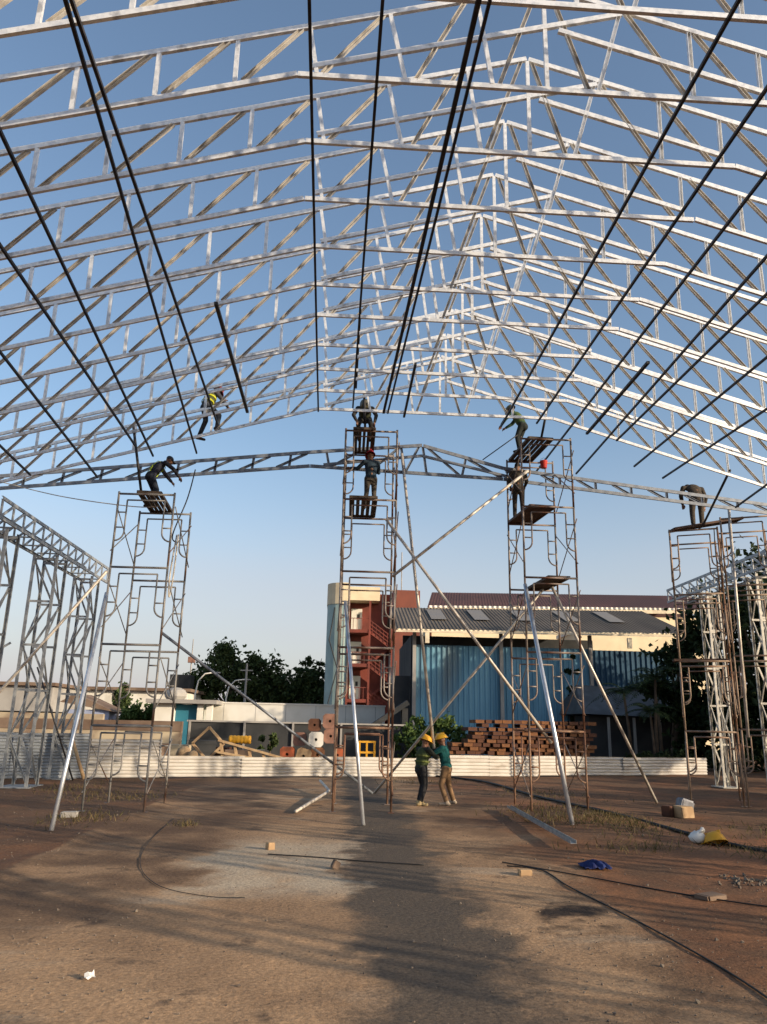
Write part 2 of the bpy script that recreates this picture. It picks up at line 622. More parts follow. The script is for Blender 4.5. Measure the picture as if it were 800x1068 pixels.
def truss(parent, mt, topf, botf, LE, RE, XL, XR, XK, inner, step=0.872, cw=0.064, ww=0.048, jit=0.0):
    YB = V((0, 1, 0))
    YF = V((0, -1, 0))

    def P(x, z):
        return V((x, 0, z))

    def ch(name, a, b):
        MB().chan(a, b, cw, 0.042, 0.005, YB, -0.021).build(name, mt, parent)

    def web(name, a, b, front):
        dp = 0.040
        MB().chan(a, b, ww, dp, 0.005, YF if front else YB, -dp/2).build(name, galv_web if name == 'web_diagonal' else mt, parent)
    ch('top_chord', P(LE, topf(LE)), P(XK, topf(XK)))
    ch('top_chord', P(XK+0.03, topf(XK+0.03)), P(RE, topf(RE)))
    ch('bottom_chord', P(LE, botf(LE)), P(XL, botf(XL)))
    ch('bottom_chord', P(XR, botf(XR)), P(RE, botf(RE)))
    ch('tie_beam', P(XL+0.01, botf(XL)), P(XR-0.01, botf(XR)))
    gap = topf(XK) - inner
    ch('inner_chord', P(XL+0.15, topf(XL+0.15)-gap), P(XK+0.96, topf(XK+0.96)-0.06))
    ch('inner_chord', P(XK+0.16, inner-0.05), P(XR-0.15, topf(XR-0.15)-gap))
    web('king_post', P(XK, topf(XK)-0.04), P(XK, botf(XK)+0.02), False)
    for s in (-1, 1):
        f = s > 0

        def X(d):
            return XK + s*d
        hw = (XK-XL) if s < 0 else (XR-XK)
        k = hw/2.83
        # between the ridge and the end of the tie
        if s > 0:
            prs = [('web_diagonal', 0.08, 0.50), ('web_post', 0.96, 0.62), ('web_diagonal', 1.02, 1.70), ('web_post', 1.82, 1.80),
                   ('web_diagonal', 1.90, 2.52), ('web_post', 2.66, 2.64)]
        else:
            prs = [('web_diagonal', 0.06, 0.54), ('web_post', 0.78, 0.62), ('web_diagonal', 0.93, 1.50), ('web_post', 1.80, 1.62),
                   ('web_diagonal', 1.86, 2.54), ('web_post', 2.70, 2.60)]
        for nm, a, b in prs:
            web(nm, P(X(a*k), topf(X(a*k))-0.03), P(X(b*k), botf(X(b*k))+0.02), f or nm == 'web_diagonal')
        # the sloping lattice
        lim = (XK-LE) if s < 0 else (RE-XK)
        d = hw + 0.70
        last = hw - 0.13
        while d < lim + 0.3:
            dd = min(d, lim-0.04)
            web('web_post', P(X(dd), topf(X(dd))-0.03), P(X(dd), botf(X(dd))+0.03), f)
            web('web_diagonal', P(X(last+0.10), topf(X(last+0.10))-0.03), P(X(dd-0.09), botf(X(dd-0.09))+0.03), True)
            last = d
            d += step


def topf(x):
    return ZA - SL*abs(x-XK)


T_WORDS = ['nearest roof truss, only its lower members crossing the top edge of the picture',
           'second roof truss from the camera, its ridge just above the top edge',
           'third roof truss from the camera, the nearest whose ridge is in view',
           'fourth roof truss from the camera in the row of pale steel trusses',
           'fifth roof truss from the camera in the row of pale steel trusses',
           'sixth roof truss from the camera, middle one of the eleven',
           'seventh roof truss from the camera, sixth back from the nearest ridge',
           'fourth from last pale steel roof truss before the open sky',
           'third from last pale steel roof truss before the open sky',
           'second to last steel roof truss, just in front of the climbing worker',
           'farthest raised roof truss, its tie beam over the tall scaffolds, the climbing worker on it']
TY0, TS = 7.20, 1.085
proto = thing('roof_truss', T_WORDS[0], 'roof truss', (0, TY0-TS, 0), 0, 'galvanised roof trusses in a row')
truss(proto, galv, topf, bot_z, LE, RE, XL, XR, XK, 9.87)
trusses = [proto]
for i in range(1, 11):
    t = copy_tree(proto)
    t.location = (rnd.uniform(-0.03, 0.03), TY0+TS*(i-1), rnd.uniform(-0.012, 0.012))
    t.rotation_euler = (rnd.uniform(-0.006, 0.006), rnd.uniform(-0.0015, 0.0015), 0)
    t['label'] = T_WORDS[i]
    for c in t.children:
        c.location = (rnd.uniform(-.012, .012), rnd.uniform(-.004, .004), rnd.uniform(-.008, .008))
    trusses.append(t)

# the truss on its way up, lying against the towers
KX, KL, KR = 1.97, -0.95, 4.12


def k_bot(x):
    if x < KL:
        return 8.20 - 0.117*(KL-x)
    if x > KR:
        return 8.04 - 0.094*(x-KR)
    return 8.20 + (8.04-8.20)*(x-KL)/(KR-KL)


def k_top(x):
    if x < KL:
        return 8.58 - (KL-x)*0.124
    if x < KX:
        return 8.58 + (8.89-8.58)*(x-KL)/(KX-KL)
    if x < KR:
        return 8.89 + (8.34-8.89)*(x-KX)/(KR-KX)
    return 8.34 - (x-KR)*0.105


kt = thing('roof_truss', 'grey roof truss hoisted low between the scaffold towers below the finished row', 'roof truss', (0, 18.95, 0))


def truss_k(parent):
    YB, YF = V((0, 1, 0)), V((0, -1, 0))

    def P(x, z):
        return V((x, 0, z))
    for a, b in ((-9.4, KL), (KL, KX), (KX+0.03, KR), (KR, 12.2)):
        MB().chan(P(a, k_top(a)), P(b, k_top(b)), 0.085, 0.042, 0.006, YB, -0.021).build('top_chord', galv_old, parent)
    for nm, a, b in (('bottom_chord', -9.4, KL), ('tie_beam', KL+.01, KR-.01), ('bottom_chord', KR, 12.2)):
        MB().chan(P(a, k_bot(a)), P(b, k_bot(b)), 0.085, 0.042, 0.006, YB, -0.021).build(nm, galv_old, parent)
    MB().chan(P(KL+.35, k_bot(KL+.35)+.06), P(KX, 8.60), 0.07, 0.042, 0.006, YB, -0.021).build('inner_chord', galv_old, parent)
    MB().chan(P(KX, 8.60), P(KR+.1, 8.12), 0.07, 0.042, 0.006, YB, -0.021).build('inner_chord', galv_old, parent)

    def web(nm, a, b):
        MB().chan(P(a, k_top(a)-.03), P(b, k_bot(b)+.03), 0.065, 0.032, 0.006, YF, -0.016).build(nm, galv_old, parent)
    web('king_post', KX+.02, KX+.12)
    for nm, a, b in (('web_diagonal', KX-.08, KX-.42), ('web_diagonal', KX+.16, KX+.98), ('web_post', KX+1.16, KX+1.06),
                     ('web_diagonal', KX+1.22, KX+2.1), ('web_post', KX-.55, KX-.45), ('web_diagonal', KX-.6, KX-1.3),
                     ('web_post', KX-1.5, KX-1.38), ('web_diagonal', KX-1.6, KX-2.35), ('web_post', KX-2.5, KX-2.42)):
        web(nm, a, b)
    x = KL-0.5
    while x > -9.3:
        web('web_post', x, x-0.03)
        web('web_diagonal', x+0.42, x-0.36 if x > -9 else -9.3)
        x -= 0.95
    x = KR+0.55
    while x < 12.1:
        web('web_post', x, x)
        web('web_diagonal', x-0.5, x-0.06)
        x += 0.95


truss_k(kt)

# dark battens lying in under the lower chords, along the building
BAT = [((-6.95, 14.6), (-7.05, 16.75), 'farthest left of the dark battens under the roof, a short end by the left edge'),
       ((-5.52, 9.5), (-5.93, 17.85), 'dark batten under the left roof slope, second from the left edge'),
       ((-4.60, 7.5), (-4.74, 16.5), 'dark batten under the left slope ending above the bent worker on the left scaffold'),
       ((-3.80, 5.6), (-4.54, 17.3), 'dark batten ending just right of the bent worker on the left scaffold'),
       ((-2.74, 5.2), (-3.63, 17.75), 'dark batten under the left roof slope hanging past the farthest truss'),
       ((-2.72, 5.2), (-2.93, 16.3), 'dark batten under the left roof slope passing in front of the climbing worker'),
       ((-0.53, 5.2), (-0.71, 16.9), 'dark batten running straight back at the left end of the tie beams'),
       ((0.21, 5.2), (0.10, 16.6), 'dark batten over the middle scaffold, first right of the straight one'),
       ((1.20, 5.2), (0.83, 16.85), 'thick dark batten leaning towards the ridge, left one of a close pair'),
       ((1.30, 5.6), (0.93, 16.85), 'thin dark batten, right one of the close pair below the ridge'),
       ((3.78, 5.2), (3.75, 17.4), 'dark batten right of the ridge, first of those slanting down to the left'),
       ((4.66, 5.4), (4.56, 17.1), 'dark batten along the right ends of the tie beams'),
       ((5.30, 6.2), (5.36, 20.4), 'long dark batten under the right slope reaching down past the tall right scaffold'),
       ((6.04, 7.6), (6.27, 19.6), 'dark batten with its end hanging in open sky, nearest the tall right scaffold'),
       ((6.52, 8.2), (6.43, 16.9), 'dark batten under the right slope cut level with the farthest truss'),
       ((7.38, 9.6), (7.26, 18.0), 'dark batten under the right slope, second from the right of those ending in open sky'),
       ((8.30, 11.2), (8.04, 18.15), 'dark batten under the right slope ending left of the stooping worker'),
       ((9.8, 15.5), (10.06, 18.5), 'farthest right dark batten, its end near the rightmost scaffold top')]
for (xa, ya), (xb, yb), lb in BAT:
    wd = 0.055 if 'thick' in lb else 0.036
    pa, pb = V((xa, ya, bot_z(xa)-.069)), V((xb, yb, bot_z(xb)-.069))
    o = tag(MB().bar((0, 0, 0), pb-pa, wd, 0.04).build('roof_batten', batten_m), lb, 'batten', 'dark battens under the roof')
    o.location = pa
for x, y0, y1, zo, lb in ((0.16, 13.4, 17.0, 0.62, 'dark batten lying on the top chords over the middle scaffold'),
                          (1.33, 14.2, 17.0, -0.08, 'short dark batten end hanging below the ridge next to the close pair'),
                          (-2.24, 11.4, 16.0, -0.085, 'short thick dark plank above the climbing worker under the left slope'),
                          (5.75, 13.2, 17.0, -0.085, 'short thick dark plank under the right slope above the tall right scaffold')):
    o = tag(MB().bar((0, 0, 0), (0, y1-y0, 0), 0.06 if 'plank' in lb else 0.05, 0.05).build('roof_batten', batten_m), lb, 'batten',
            'dark battens under the roof')
    o.location = (x, y0, bot_z(x) + zo)


# ------------------------------------------------------------------ lattice columns and eave girders
def lattice_column(loc, h, wx, wy, label, mt):
    o = thing('lattice_column', label, 'steel column', loc, 0, 'lattice columns along the sides')
    for sx in (-1, 1):
        for sy in (-1, 1):
            MB().chan((sx*wx/2, sy*wy/2, 0), (sx*wx/2, sy*wy/2, h), 0.075, 0.05, 0.007, (0, -sy, 0), 0).build('corner_post', mt, o)
    n = int(h/1.15)
    for sy in (-1, 1):
        m = MB()
        for i in range(n):
            z0, z1 = 0.1 + i*(h-.2)/n, 0.1 + (i+1)*(h-.2)/n
            s = 1 if i % 2 else -1
            m.chan((-s*(wx/2-.02), sy*(wy/2-.03), z0+.05), (s*(wx/2-.02), sy*(wy/2-.03), z1-.05), 0.052, 0.03, 0.006, (0, sy, 0), -0.01)
            m.bar((-wx/2, sy*(wy/2-.06), z1), (wx/2, sy*(wy/2-.06), z1), 0.03, 0.06)
        m.build('lacing', mt, o)
    for sx in (-1, 1):
        m = MB()
        for i in range(n):
            z0, z1 = 0.1 + i*(h-.2)/n, 0.1 + (i+1)*(h-.2)/n
            s = 1 if i % 2 else -1
            m.chan((sx*(wx/2-.06), -s*(wy/2-.02), z0+.05), (sx*(wx/2-.06), s*(wy/2-.02), z1-.05), 0.052, 0.03, 0.006, (sx, 0, 0), -0.01)
        m.build('lacing', mt, o)
    MB().box((0, 0, 0.012), (wx+.25, wy+.25, 0.024)).build('base_plate', mt, o)
    return o


HL = 6.15
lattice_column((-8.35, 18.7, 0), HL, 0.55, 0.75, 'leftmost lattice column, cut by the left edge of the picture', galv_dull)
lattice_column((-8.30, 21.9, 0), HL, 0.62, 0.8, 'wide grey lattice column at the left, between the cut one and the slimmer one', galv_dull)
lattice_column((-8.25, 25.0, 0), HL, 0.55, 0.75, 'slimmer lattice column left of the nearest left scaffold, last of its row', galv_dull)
for k in range(9):
    lattice_column((12.95, 19.4-3.4*k, 0), 6.5, 0.6, 0.75, 'lattice column of the right hand row, outside the picture', galv)
lattice_column((12.95, 26.2, 0), 6.5, 0.42, 0.62, 'sunlit cream lattice column seen through the rightmost scaffold', galv_cream)
lattice_column((12.95, 22.9, 0), 6.5, 0.45, 0.62, 'sunlit lattice column at the right edge of the picture', galv_cream)


def girder(x, y0, y1, z0, z1, wd, label, mt):
    o = thing('eave_girder', label, 'girder', (x, y0, 0))
    L = y1-y0
    for sx in (-1, 1):
        X = sx*wd/2
        for z in (z0, z1):
            MB().chan((X, 0, z), (X, L, z), 0.08, 0.045, 0.006, (-sx, 0, 0), 0).build('girder_chord', mt, o)
        n = int(L/0.62)
        for i in range(n+1):
            y = 0.06 + i*(L-.12)/n
            MB().chan((X, y, z0+.04), (X, y, z1-.04), 0.07, 0.03, 0.006, (-sx, 0, 0), 0.008).build('girder_post', mt, o)
            if i < n:
                MB().chan((X, y+.05, z0+.05), (X, y+(L-.12)/n-.05, z1-.05), 0.06, 0.03, 0.006, (-sx, 0, 0), 0.008).build('girder_diagonal', mt, o)
    m = MB()
    for i in range(int(L/1.0)+1):
        m.bar((-wd/2+.05, .3+i*1.0, z0+.055), (wd/2-.05, .3+i*1.0, z0+.055), 0.06, 0.03)
    m.build('cross_rail', mt, o)
    return o


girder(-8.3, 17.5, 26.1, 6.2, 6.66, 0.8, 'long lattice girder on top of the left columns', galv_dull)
girder(12.95, -9.5, 28.8, 6.55, 7.0, 0.8, 'long lattice girder on top of the right columns, crossing the rightmost scaffold', galv_dull)


# ------------------------------------------------------------------ scaffold towers
FW, FD = 1.22, 1.72


def frame_proto(fh):
    fr = MB()
    r = 0.0245
    fr.tube([(0, 0, fh), (FW, 0, fh)], r)
    fr.tube([(.2, 0, fh-.14), (FW-.2, 0, fh-.14)], r*.75)
    o = fr.build('end_frame', scaf_m, None, True)
    for x in (0, FW):
        MB().tube([(x, 0, 0.0), (x, 0, fh+0.05)], r).build('leg', scaf_m, o, True)
    for s in (0, 1):
        def X(d):
            return d if s == 0 else FW-d
        m = MB()
        z0 = fh-0.14
        pts = [(X(.2), 0, z0), (X(.2), 0, z0-.72)]
        for k in range(1, 6):
            a = k*math.pi/10
            pts.append((X(.2*math.cos(a)), 0, z0-.72-.2*math.sin(a)))
        m.tube(pts, r*.75)
        for z in (z0-.28, z0-.62):
            m.tube([(X(0), 0, z), (X(.2), 0, z)], r*.65)
        m.build('ladder_arch', scaf_m, o, True)
    return o


def tower(label, FL, FR, levels, fh, mt, mt_low=None, lean=(0, 0), depth=FD, skip_brace=()):
    FL, FR = V((*FL, 0)), V((*FR, 0))
    rz = math.atan2((FR-FL).y, (FR-FL).x)
    root = thing('scaffold_tower', label, 'scaffolding', FL, rz, 'scaffold towers')
    pro = frame_proto(fh)
    first = True
    for k in range(levels):
        for side in (0, 1):
            f = pro if first else copy_tree(pro)
            f.parent = root
            f.location = (lean[0]*k*fh, side*depth + lean[1]*k*fh, k*fh)
            for o in [f] + list(f.children):
                if first or mt_low:
                    o.material_slots[0].link = 'OBJECT' if mt_low else 'DATA'
                    o.material_slots[0].material = mt_low if (mt_low and k < 1) else mt
            first = False
        for x in (0, FW):
            if (k, x) in skip_brace:
                continue
            bx = x + lean[0]*k*fh + (0.03 if x else -0.03)
            by = lean[1]*k*fh
            for a, b, e in ((0.35, fh-.28, 0), (fh-.28, 0.35, 0.022)):
                MB().tube([(bx+e, by-.04, k*fh+a), (bx+e, by+depth+.04, k*fh+b)], 0.0125, 6).build('cross_brace', mt, root, True)
    for side in (0, 1):
        for x in (0, FW):
            MB().box((x, side*depth, 0.006), (0.13, 0.13, 0.012)).build('base_plate', mt, root)
    return root


tower('grey scaffold tower at the left, the worker in a dark cap on top',
      (-4.98, 16.5), (-3.78, 16.46), 4, 1.64, scaf_grey, None, (0.0, 0.0), 1.62)
tower('brown scaffold tower in the middle, five frames high, the worker in the red helmet inside',
      (-0.04, 17.1), (1.14, 17.08), 5, 1.70, scaf_m, scaf_rust)
tower('scaffold tower right of the middle with boards at two heights and a red bucket',
      (4.21, 17.3), (5.43, 17.28), 5, 1.71, scaf_m, scaf_rust)
tower('scaffold tower at the right with the stooping worker on its sloping boards',
      (8.97, 20.1), (10.08, 19.6), 4, 1.77, scaf_tan, None)
tower('scaffold tower cut by the right edge of the picture, beside the stooping worker',
      (10.22, 19.65), (11.33, 19.15), 4, 1.84, scaf_tan, None)


# ------------------------------------------------------------------ boards on the scaffolds
def catwalk(label, a, b, wd, mt, n=5, solid=False):
    """a slatted platform from edge point a to edge point b (centre lines)"""
    a, b = V(a), V(b)
    d = (b-a).normalized()
    sd_ = d.cross(V((0, 0, 1))).normalized()
    o = thing('scaffold_platform', label, 'platform', a)
    L = (b-a).length
    rail = MB()
    for s in (-1, 1):
        rail.bar(sd_*s*wd/2, sd_*s*wd/2 + d*L, 0.04, 0.06)
    for t in (0.0, 1.0):
        rail.bar(-sd_*wd/2 + d*(L*t) + V((0, 0, -.005)), sd_*wd/2 + d*(L*t) + V((0, 0, -.005)), 0.05, 0.06)
    rail.build('frame', mt, o)
    for i in range(n):
        x = -wd/2 + wd*(i+.5)/n
        ws = wd/n*(0.97 if solid else 0.68)
        MB().bar(sd_*x + d*.03 + V((0, 0, .012)), sd_*x + d*(L-.03) + V((0, 0, .012)), ws, 0.03).build('slat', mt, o)
    return o


catwalk('slatted platform under the worker in the dark cap, top of the left scaffold', (-4.33, 16.5, 6.62), (-4.42, 18.15, 6.62), 0.5, plank_m)
catwalk('slatted platform on top of the middle scaffold under the crouching worker', (0.40, 17.05, 8.55), (0.42, 18.75, 8.55), 0.5, plank_m)
catwalk('slatted platform under the worker in the red helmet in the middle scaffold', (0.42, 17.05, 6.85), (0.44, 18.75, 6.85), 0.62, plank_m)
catwalk('dark slatted platform on top of the scaffold with the red bucket', (4.72, 17.35, 8.6), (4.6, 19.05, 8.6), 0.6, plank_m)
catwalk('brown board at the fourth level of the scaffold with the red bucket', (4.72, 17.4, 6.89), (4.55, 19.05, 6.89), 0.62, plank_b, 3, True)
catwalk('dark board at the third level of the scaffold with the red bucket', (5.05, 17.4, 5.18), (4.95, 19.05, 5.18), 0.5, plank_m, 3, True)
catwalk('sloping brown boards under the stooping worker on the right scaffold', (9.05, 20.1, 7.12), (11.0, 20.1, 7.5), 0.4, plank_b, 3, True)
catwalk('brown board across the right scaffold at half height', (8.9, 20.3, 3.58), (10.2, 19.8, 3.58), 0.34, plank_b, 2, True)


# ------------------------------------------------------------------ props and poles
def pole(label, a, b, r, mt, name='steel_prop', cat='pole'):
    o = MB().tube([(0, 0, 0), V(b)-V(a)], r, 10).build(name, mt, None, True)
    o.location = a
    return tag(o, label, cat, 'raking props and poles')


pole('long shiny prop leaning on the left scaffold, its foot in the red earth', (-4.53, 13.53, 0.02), (-5.0, 16.5, 4.35), 0.038, alu)
pole('shiny prop with its foot in front of the middle scaffold', (0.53, 14.81, 0.02), (0.08, 17.0, 4.4), 0.036, alu)
pole('thick shiny prop with its foot in front of the scaffold with the red bucket', (4.37, 14.84, 0.02), (4.2, 17.25, 4.95), 0.045, alu)
pole('worn raking pole standing on the ground right of the scaffold with the red bucket', (8.1, 20.14, 0.02), (5.1, 18.25, 5.1), 0.035, alu_warm)
pole('upright pole held by the two workers in yellow helmets', (2.31, 18.95, 1.25), (1.43, 18.88, 8.62), 0.038, alu_warm)
pole('long diagonal pole rising from the middle scaffold to the one with the red bucket', (1.12, 17.03, 5.0), (4.34, 17.2, 7.7), 0.034, alu_warm)
pole('long diagonal pole falling from the middle scaffold across the blue shed', (0.96, 17.03, 6.32), (4.70, 17.33, 1.46), 0.034, alu_warm)
pole('raking pole from the ground beside the two workers up to the dark third level board', (1.05, 21.6, 0.02), (4.92, 18.4, 5.05), 0.034, alu_warm)
pole('dull raking pole from the left scaffold down to the ground at the middle scaffold', (-4.14, 18.15, 3.72), (0.98, 21.4, 0.03), 0.034, galv_old)
pole('tan diagonal pole from the left scaffold out across the lattice columns', (-5.02, 16.4, 4.8), (-9.2, 17.9, -0.05), 0.034, alu_warm)
pole('dark upright pole from the left scaffold top up to the battens', (-4.62, 17.0, 6.66), (-4.88, 16.6, 8.25), 0.03, batten_m, 'dark_pole')
pole('dark upright pole beside the crouching worker on the middle scaffold', (0.42, 17.3, 8.6), (0.36, 17.0, 9.45), 0.03, batten_m, 'dark_pole')
pole('dark leaning pole on the top of the scaffold with the red bucket', (4.78, 17.6, 8.62), (4.88, 17.1, 9.5), 0.03, batten_m, 'dark_pole')
pole('dark leaning pole on the right scaffold next to the stooping worker', (9.85, 19.9, 7.25), (9.15, 16.9, 7.80), 0.03, batten_m, 'dark_pole')
pole('worn upright pole hanging in front of the right scaffold', (10.36, 19.4, 7.62), (10.04, 19.0, 1.66), 0.036, alu_warm)
pole('thin pole among the left lattice columns, slanting to the left edge', (-8.4, 20.3, 3.6), (-10.4, 19.6, 2.0), 0.03, galv_dull)
pole('dark thin stake leaning by the left lattice columns', (-8.9, 23.6, 3.2), (-7.6, 24.0, 0.03), 0.025, batten_m, 'dark_pole')
pole('short pinkish board end leaning at the foot of the slim lattice column', (-7.85, 24.3, 1.15), (-7.35, 24.2, 0.05), 0.05, wood_l, 'wooden_stake')
pole('thin dark rod from the hoisted truss up to the scaffold with the red bucket', (3.55, 18.8, 8.5), (4.35, 18.2, 9.0), 0.014, batten_m, 'dark_pole')


def cable(name, label, pts, r, mt, cat):
    P = [V(p) for p in pts]
    out = []
    for i in range(len(P)-1):
        p0, p1, p2, p3 = P[max(i-1, 0)], P[i], P[i+1], P[min(i+2, len(P)-1)]
        for k in range(8):
            t = k/8
            out.append(0.5*((2*p1) + (p2-p0)*t + (2*p0-5*p1+4*p2-p3)*t*t + (3*p1-p0-3*p2+p3)*t**3))
    out.append(P[-1])
    return tag(MB().tube(out, r, 6).build(name, mt, None, True), label, cat)


def gpt(x, y, up_=0.012):
    return (x, y, hgt(x, y)+up_)


cable('rope', 'pale rope slung from the left edge to the top of the left scaffold', [(-9.2, 19, 7.6), (-7, 18.4, 7.0), (-5, 17.6, 6.58), (-4.3, 17.4, 6.55)], 0.012, rope_m, 'rope')
cable('rope', 'dark rope hanging from the hoisted truss to the left scaffold', [(-3.85, 18.85, 7.95), (-3.93, 18.6, 7.1), (-4.15, 18.35, 6.1), (-4.0, 18.3, 5.9)], 0.016, batten_m, 'rope')
cable('rope', 'rope loops hanging in the right side of the left scaffold', [(-3.95, 17.9, 6.0), (-4.0, 17.8, 5.0), (-3.97, 17.8, 4.5), (-3.92, 17.8, 5.0), (-3.9, 17.85, 6.0)], 0.018, rope_m, 'rope')
cable('rope', 'short ropes dangling below the boards on the right scaffold', [(10.2, 20.0, 7.2), (10.18, 20.0, 6.4), (10.26, 20.0, 6.2), (10.33, 20.0, 6.5), (10.35, 20.1, 7.2)], 0.014, batten_m, 'rope')
cable('cable', 'black cable running to the lower right corner across bare earth',
      [gpt(*p) for p in ((2.3, 10.9), (2.69, 10.6), (2.75, 9.6), (2.9, 8.4), (3.0, 7.2), (3.05, 6.2), (3.0, 5.2))], 0.008, cable_m, 'cable')
cable('cable', 'thin black cable curving to the right edge behind the corner cable',
      [gpt(*p) for p in ((2.3, 11.2), (3.1, 10.2), (3.9, 9.3), (4.6, 8.7), (5.4, 8.2))], 0.008, cable_m, 'cable')
cable('cable', 'thick dark hose along the grass from behind the two workers to the right edge',
      [gpt(x, y, .03) for x, y in ((3.2, 29.5), (4.81, 26.5), (5.3, 21.0), (5.81, 16.8), (6.3, 13.2), (6.9, 11.5), (8.2, 10.2))], 0.035, cable_m, 'hose')
cable('cable', 'thin dark cable bowed on the concrete at the left',
      [gpt(*p) for p in ((-3.0, 15.6), (-2.75, 12.5), (-2.4, 10.6), (-1.9, 9.4), (-1.3, 8.9), (-0.9, 8.85))], 0.004, cable_m, 'cable')
cable('cable', 'short black wire lying on the pale concrete patch', [gpt(*p) for p in ((-0.9, 11.6), (-0.2, 11.4), (0.4, 11.1), (1.2, 10.9))], 0.008, cable_m, 'cable')


# ------------------------------------------------------------------ fence of low corrugated sheets
FA, FB = V((-7.58, 25.19, 0)), V((14.59, 32.56, 0))
fd = (FB-FA).normalized()
fn = V((fd.y, -fd.x, 0))


def fence(t0, t1, h, label, mt, off=0.0, waves=6):
    a, b = FA + fd*t0 + fn*off, FA + fd*t1 + fn*off
    o = thing('corrugated_fence', label, 'fence', a)
    L = (b-a).length
    ns = max(1, round(L/2.2))
    for i in range(ns):
        m = MB()
        dz, dh, sk = rnd.uniform(-.012, .02), rnd.uniform(-.03, .03), rnd.uniform(-.018, .018)
        m.sheet(V((0, 0, 0.02+dz)) + fd*(L*i/ns-.05) + fn*(.012*(i % 2)), V((0, 0, h+dh)) + fn*rnd.uniform(-.05, .05),
                fd*(L/ns+.1) + V((0, 0, sk)), waves, rnd.uniform(.017, .024), 0, fn)
        m.build('sheet', mt, o)
    n = max(1, int(L/2.5))
    for i in range(n+1):
        p = fd*(L*i/n) - fn*0.06
        MB().box(p + V((0, 0, h/2)), (0.06, 0.06, h+.02)).build('fence_post', plank_m, o)
    return o


fence(-4.2, -0.05, 1.32, 'tall shaded corrugated fence at the far left behind the lattice columns', zinc_fence_shade, 0.0, 14)
fence(0.0, 2.1, 1.15, 'pale corrugated fence behind the left scaffold, taller than its neighbours', zinc_fence, 0.03, 11)
fence(2.15, 7.4, 0.62, 'low corrugated fence between the left and the middle scaffold', zinc_fence)
fence(7.43, 12.1, 0.66, 'low corrugated fence behind the middle scaffold and the two workers', zinc_fence, 0.02)
fence(12.0, 17.9, 0.70, 'low corrugated fence below the timber stack', zinc_fence, 0.06)
fence(17.95, 24.2, 0.66, 'low corrugated fence at the right, in front of the palms', zinc_fence, 0.0)


# ------------------------------------------------------------------ background buildings
def part(m, name, mt, root):
    return m.build(name, mt, root)


# stair tower building
b = thing('stair_tower_building', 'red brown block with zigzag outside stairs and a pale rounded corner, behind the middle scaffold', 'building', (0, 70, 0))
m = MB()
prof = []
for k in range(7):
    a = math.pi + k*math.pi/12
    prof.append((0.2 + 1.5*math.cos(a)*1.0, 1.5 + 1.5*math.sin(a)))
prof += [(0.6, 0.0), (0.6, 9), (-1.3, 9)]


def extr(mb, pr, z0, z1):
    return mb.prism(pr, (0, 0, z0), (0, 0, z1), (1, 0, 0), (0, 1, 0))


part(extr(MB(), prof, 0, 12.35), 'corner_wall', mint_w, b)
part(extr(MB(), [(x-(.05 if x < .5 else 0), y-(.05 if y < 8 else -.05)) for x, y in prof], 12.35, 14.3), 'parapet', cream_w, b)
m = MB()
for z in (1.8, 3.3, 4.8, 6.3, 7.8, 9.3, 10.8):
    m.bx(0.0, .62, -.03, .02, z, z+.05)
for x in (0.25,):
    m.bx(x, x+.05, -.033, .02, 0, 12.3)
part(m, 'panel_joint', grey_w, b)
part(MB().bx(.6, 4.75, 1.8, 9, 0, 13.6), 'stair_wall', red_w, b)
part(MB().bx(4.75, 7.25, .5, 9, 0, 13.85), 'right_block', redbrown_w, b)
part(MB().bx(.6, 3.5, -.05, 1.75, 12.7, 13.95), 'balcony_wall', cream_w, b)
for z in (3.9, 7.0, 10.05):
    part(MB().bx(.62, 2.6, -.05, 1.8, z-.3, z), 'landing', red_w, b)
    d = part(MB().bx(.95, 1.95, 1.72, 1.79, z, z+2.1), 'door', white_w, b)
    MB().bx(1.5, 1.72, 1.68, 1.715, z+1.2, z+1.6).build('vision_panel', dark_w, d)
    part(MB().bar((2.55, .45, z-.12), (4.6, .45, z-1.6), 0.8, 0.22), 'stair_flight', red_w, b)
    part(MB().bar((4.6, 1.35, z-1.5), (2.55, 1.35, z-3.0), 0.8, 0.22), 'stair_flight', red_w, b)
    m = MB()
    for k in range(6):
        x = .75+k*.36
        m.bar((x, -.03, z), (x, -.03, z+1.0), .05, .05)
    m.bar((.65, -.03, z+1.0), (2.6, -.03, z+1.0), .06, .06)
    for e in (.35, .7, 1.05):
        m.bar((2.55, .02, z-.12+e), (4.6, .02, z-1.6+e), .05, .07)
    for k in range(7):
        x = 2.55+k*.34
        zz = z-.12-1.48*(k*.34/2.05)
        m.bar((x, .02, zz), (x, .02, zz+1.05), .04, .04)
    part(m, 'stair_railing', red_w, b)
    part(MB().bx(4.35, 4.72, -.02, 1.8, z-1.75, z-1.55), 'landing', red_w, b)
for x, y in ((.7, -.02), (2.62, -.02), (4.6, -.02)):
    part(MB().bx(x-.09, x+.09, y-.09, y+.09, 0, 12.65), 'stair_column', red_w, b)
part(MB().tube([(5.7, 3, 13.8), (5.7, 3, 18.0)], .05), 'antenna_pole', grey_w, b)
part(MB().tube([(-.6, .2, 12), (-1.0, -.05, 9), (-.2, -.1, 6.5), (-.9, -.1, 3.5), (-.5, 0, 2)], .06, 6), 'hanging_cable', dark_w, b)

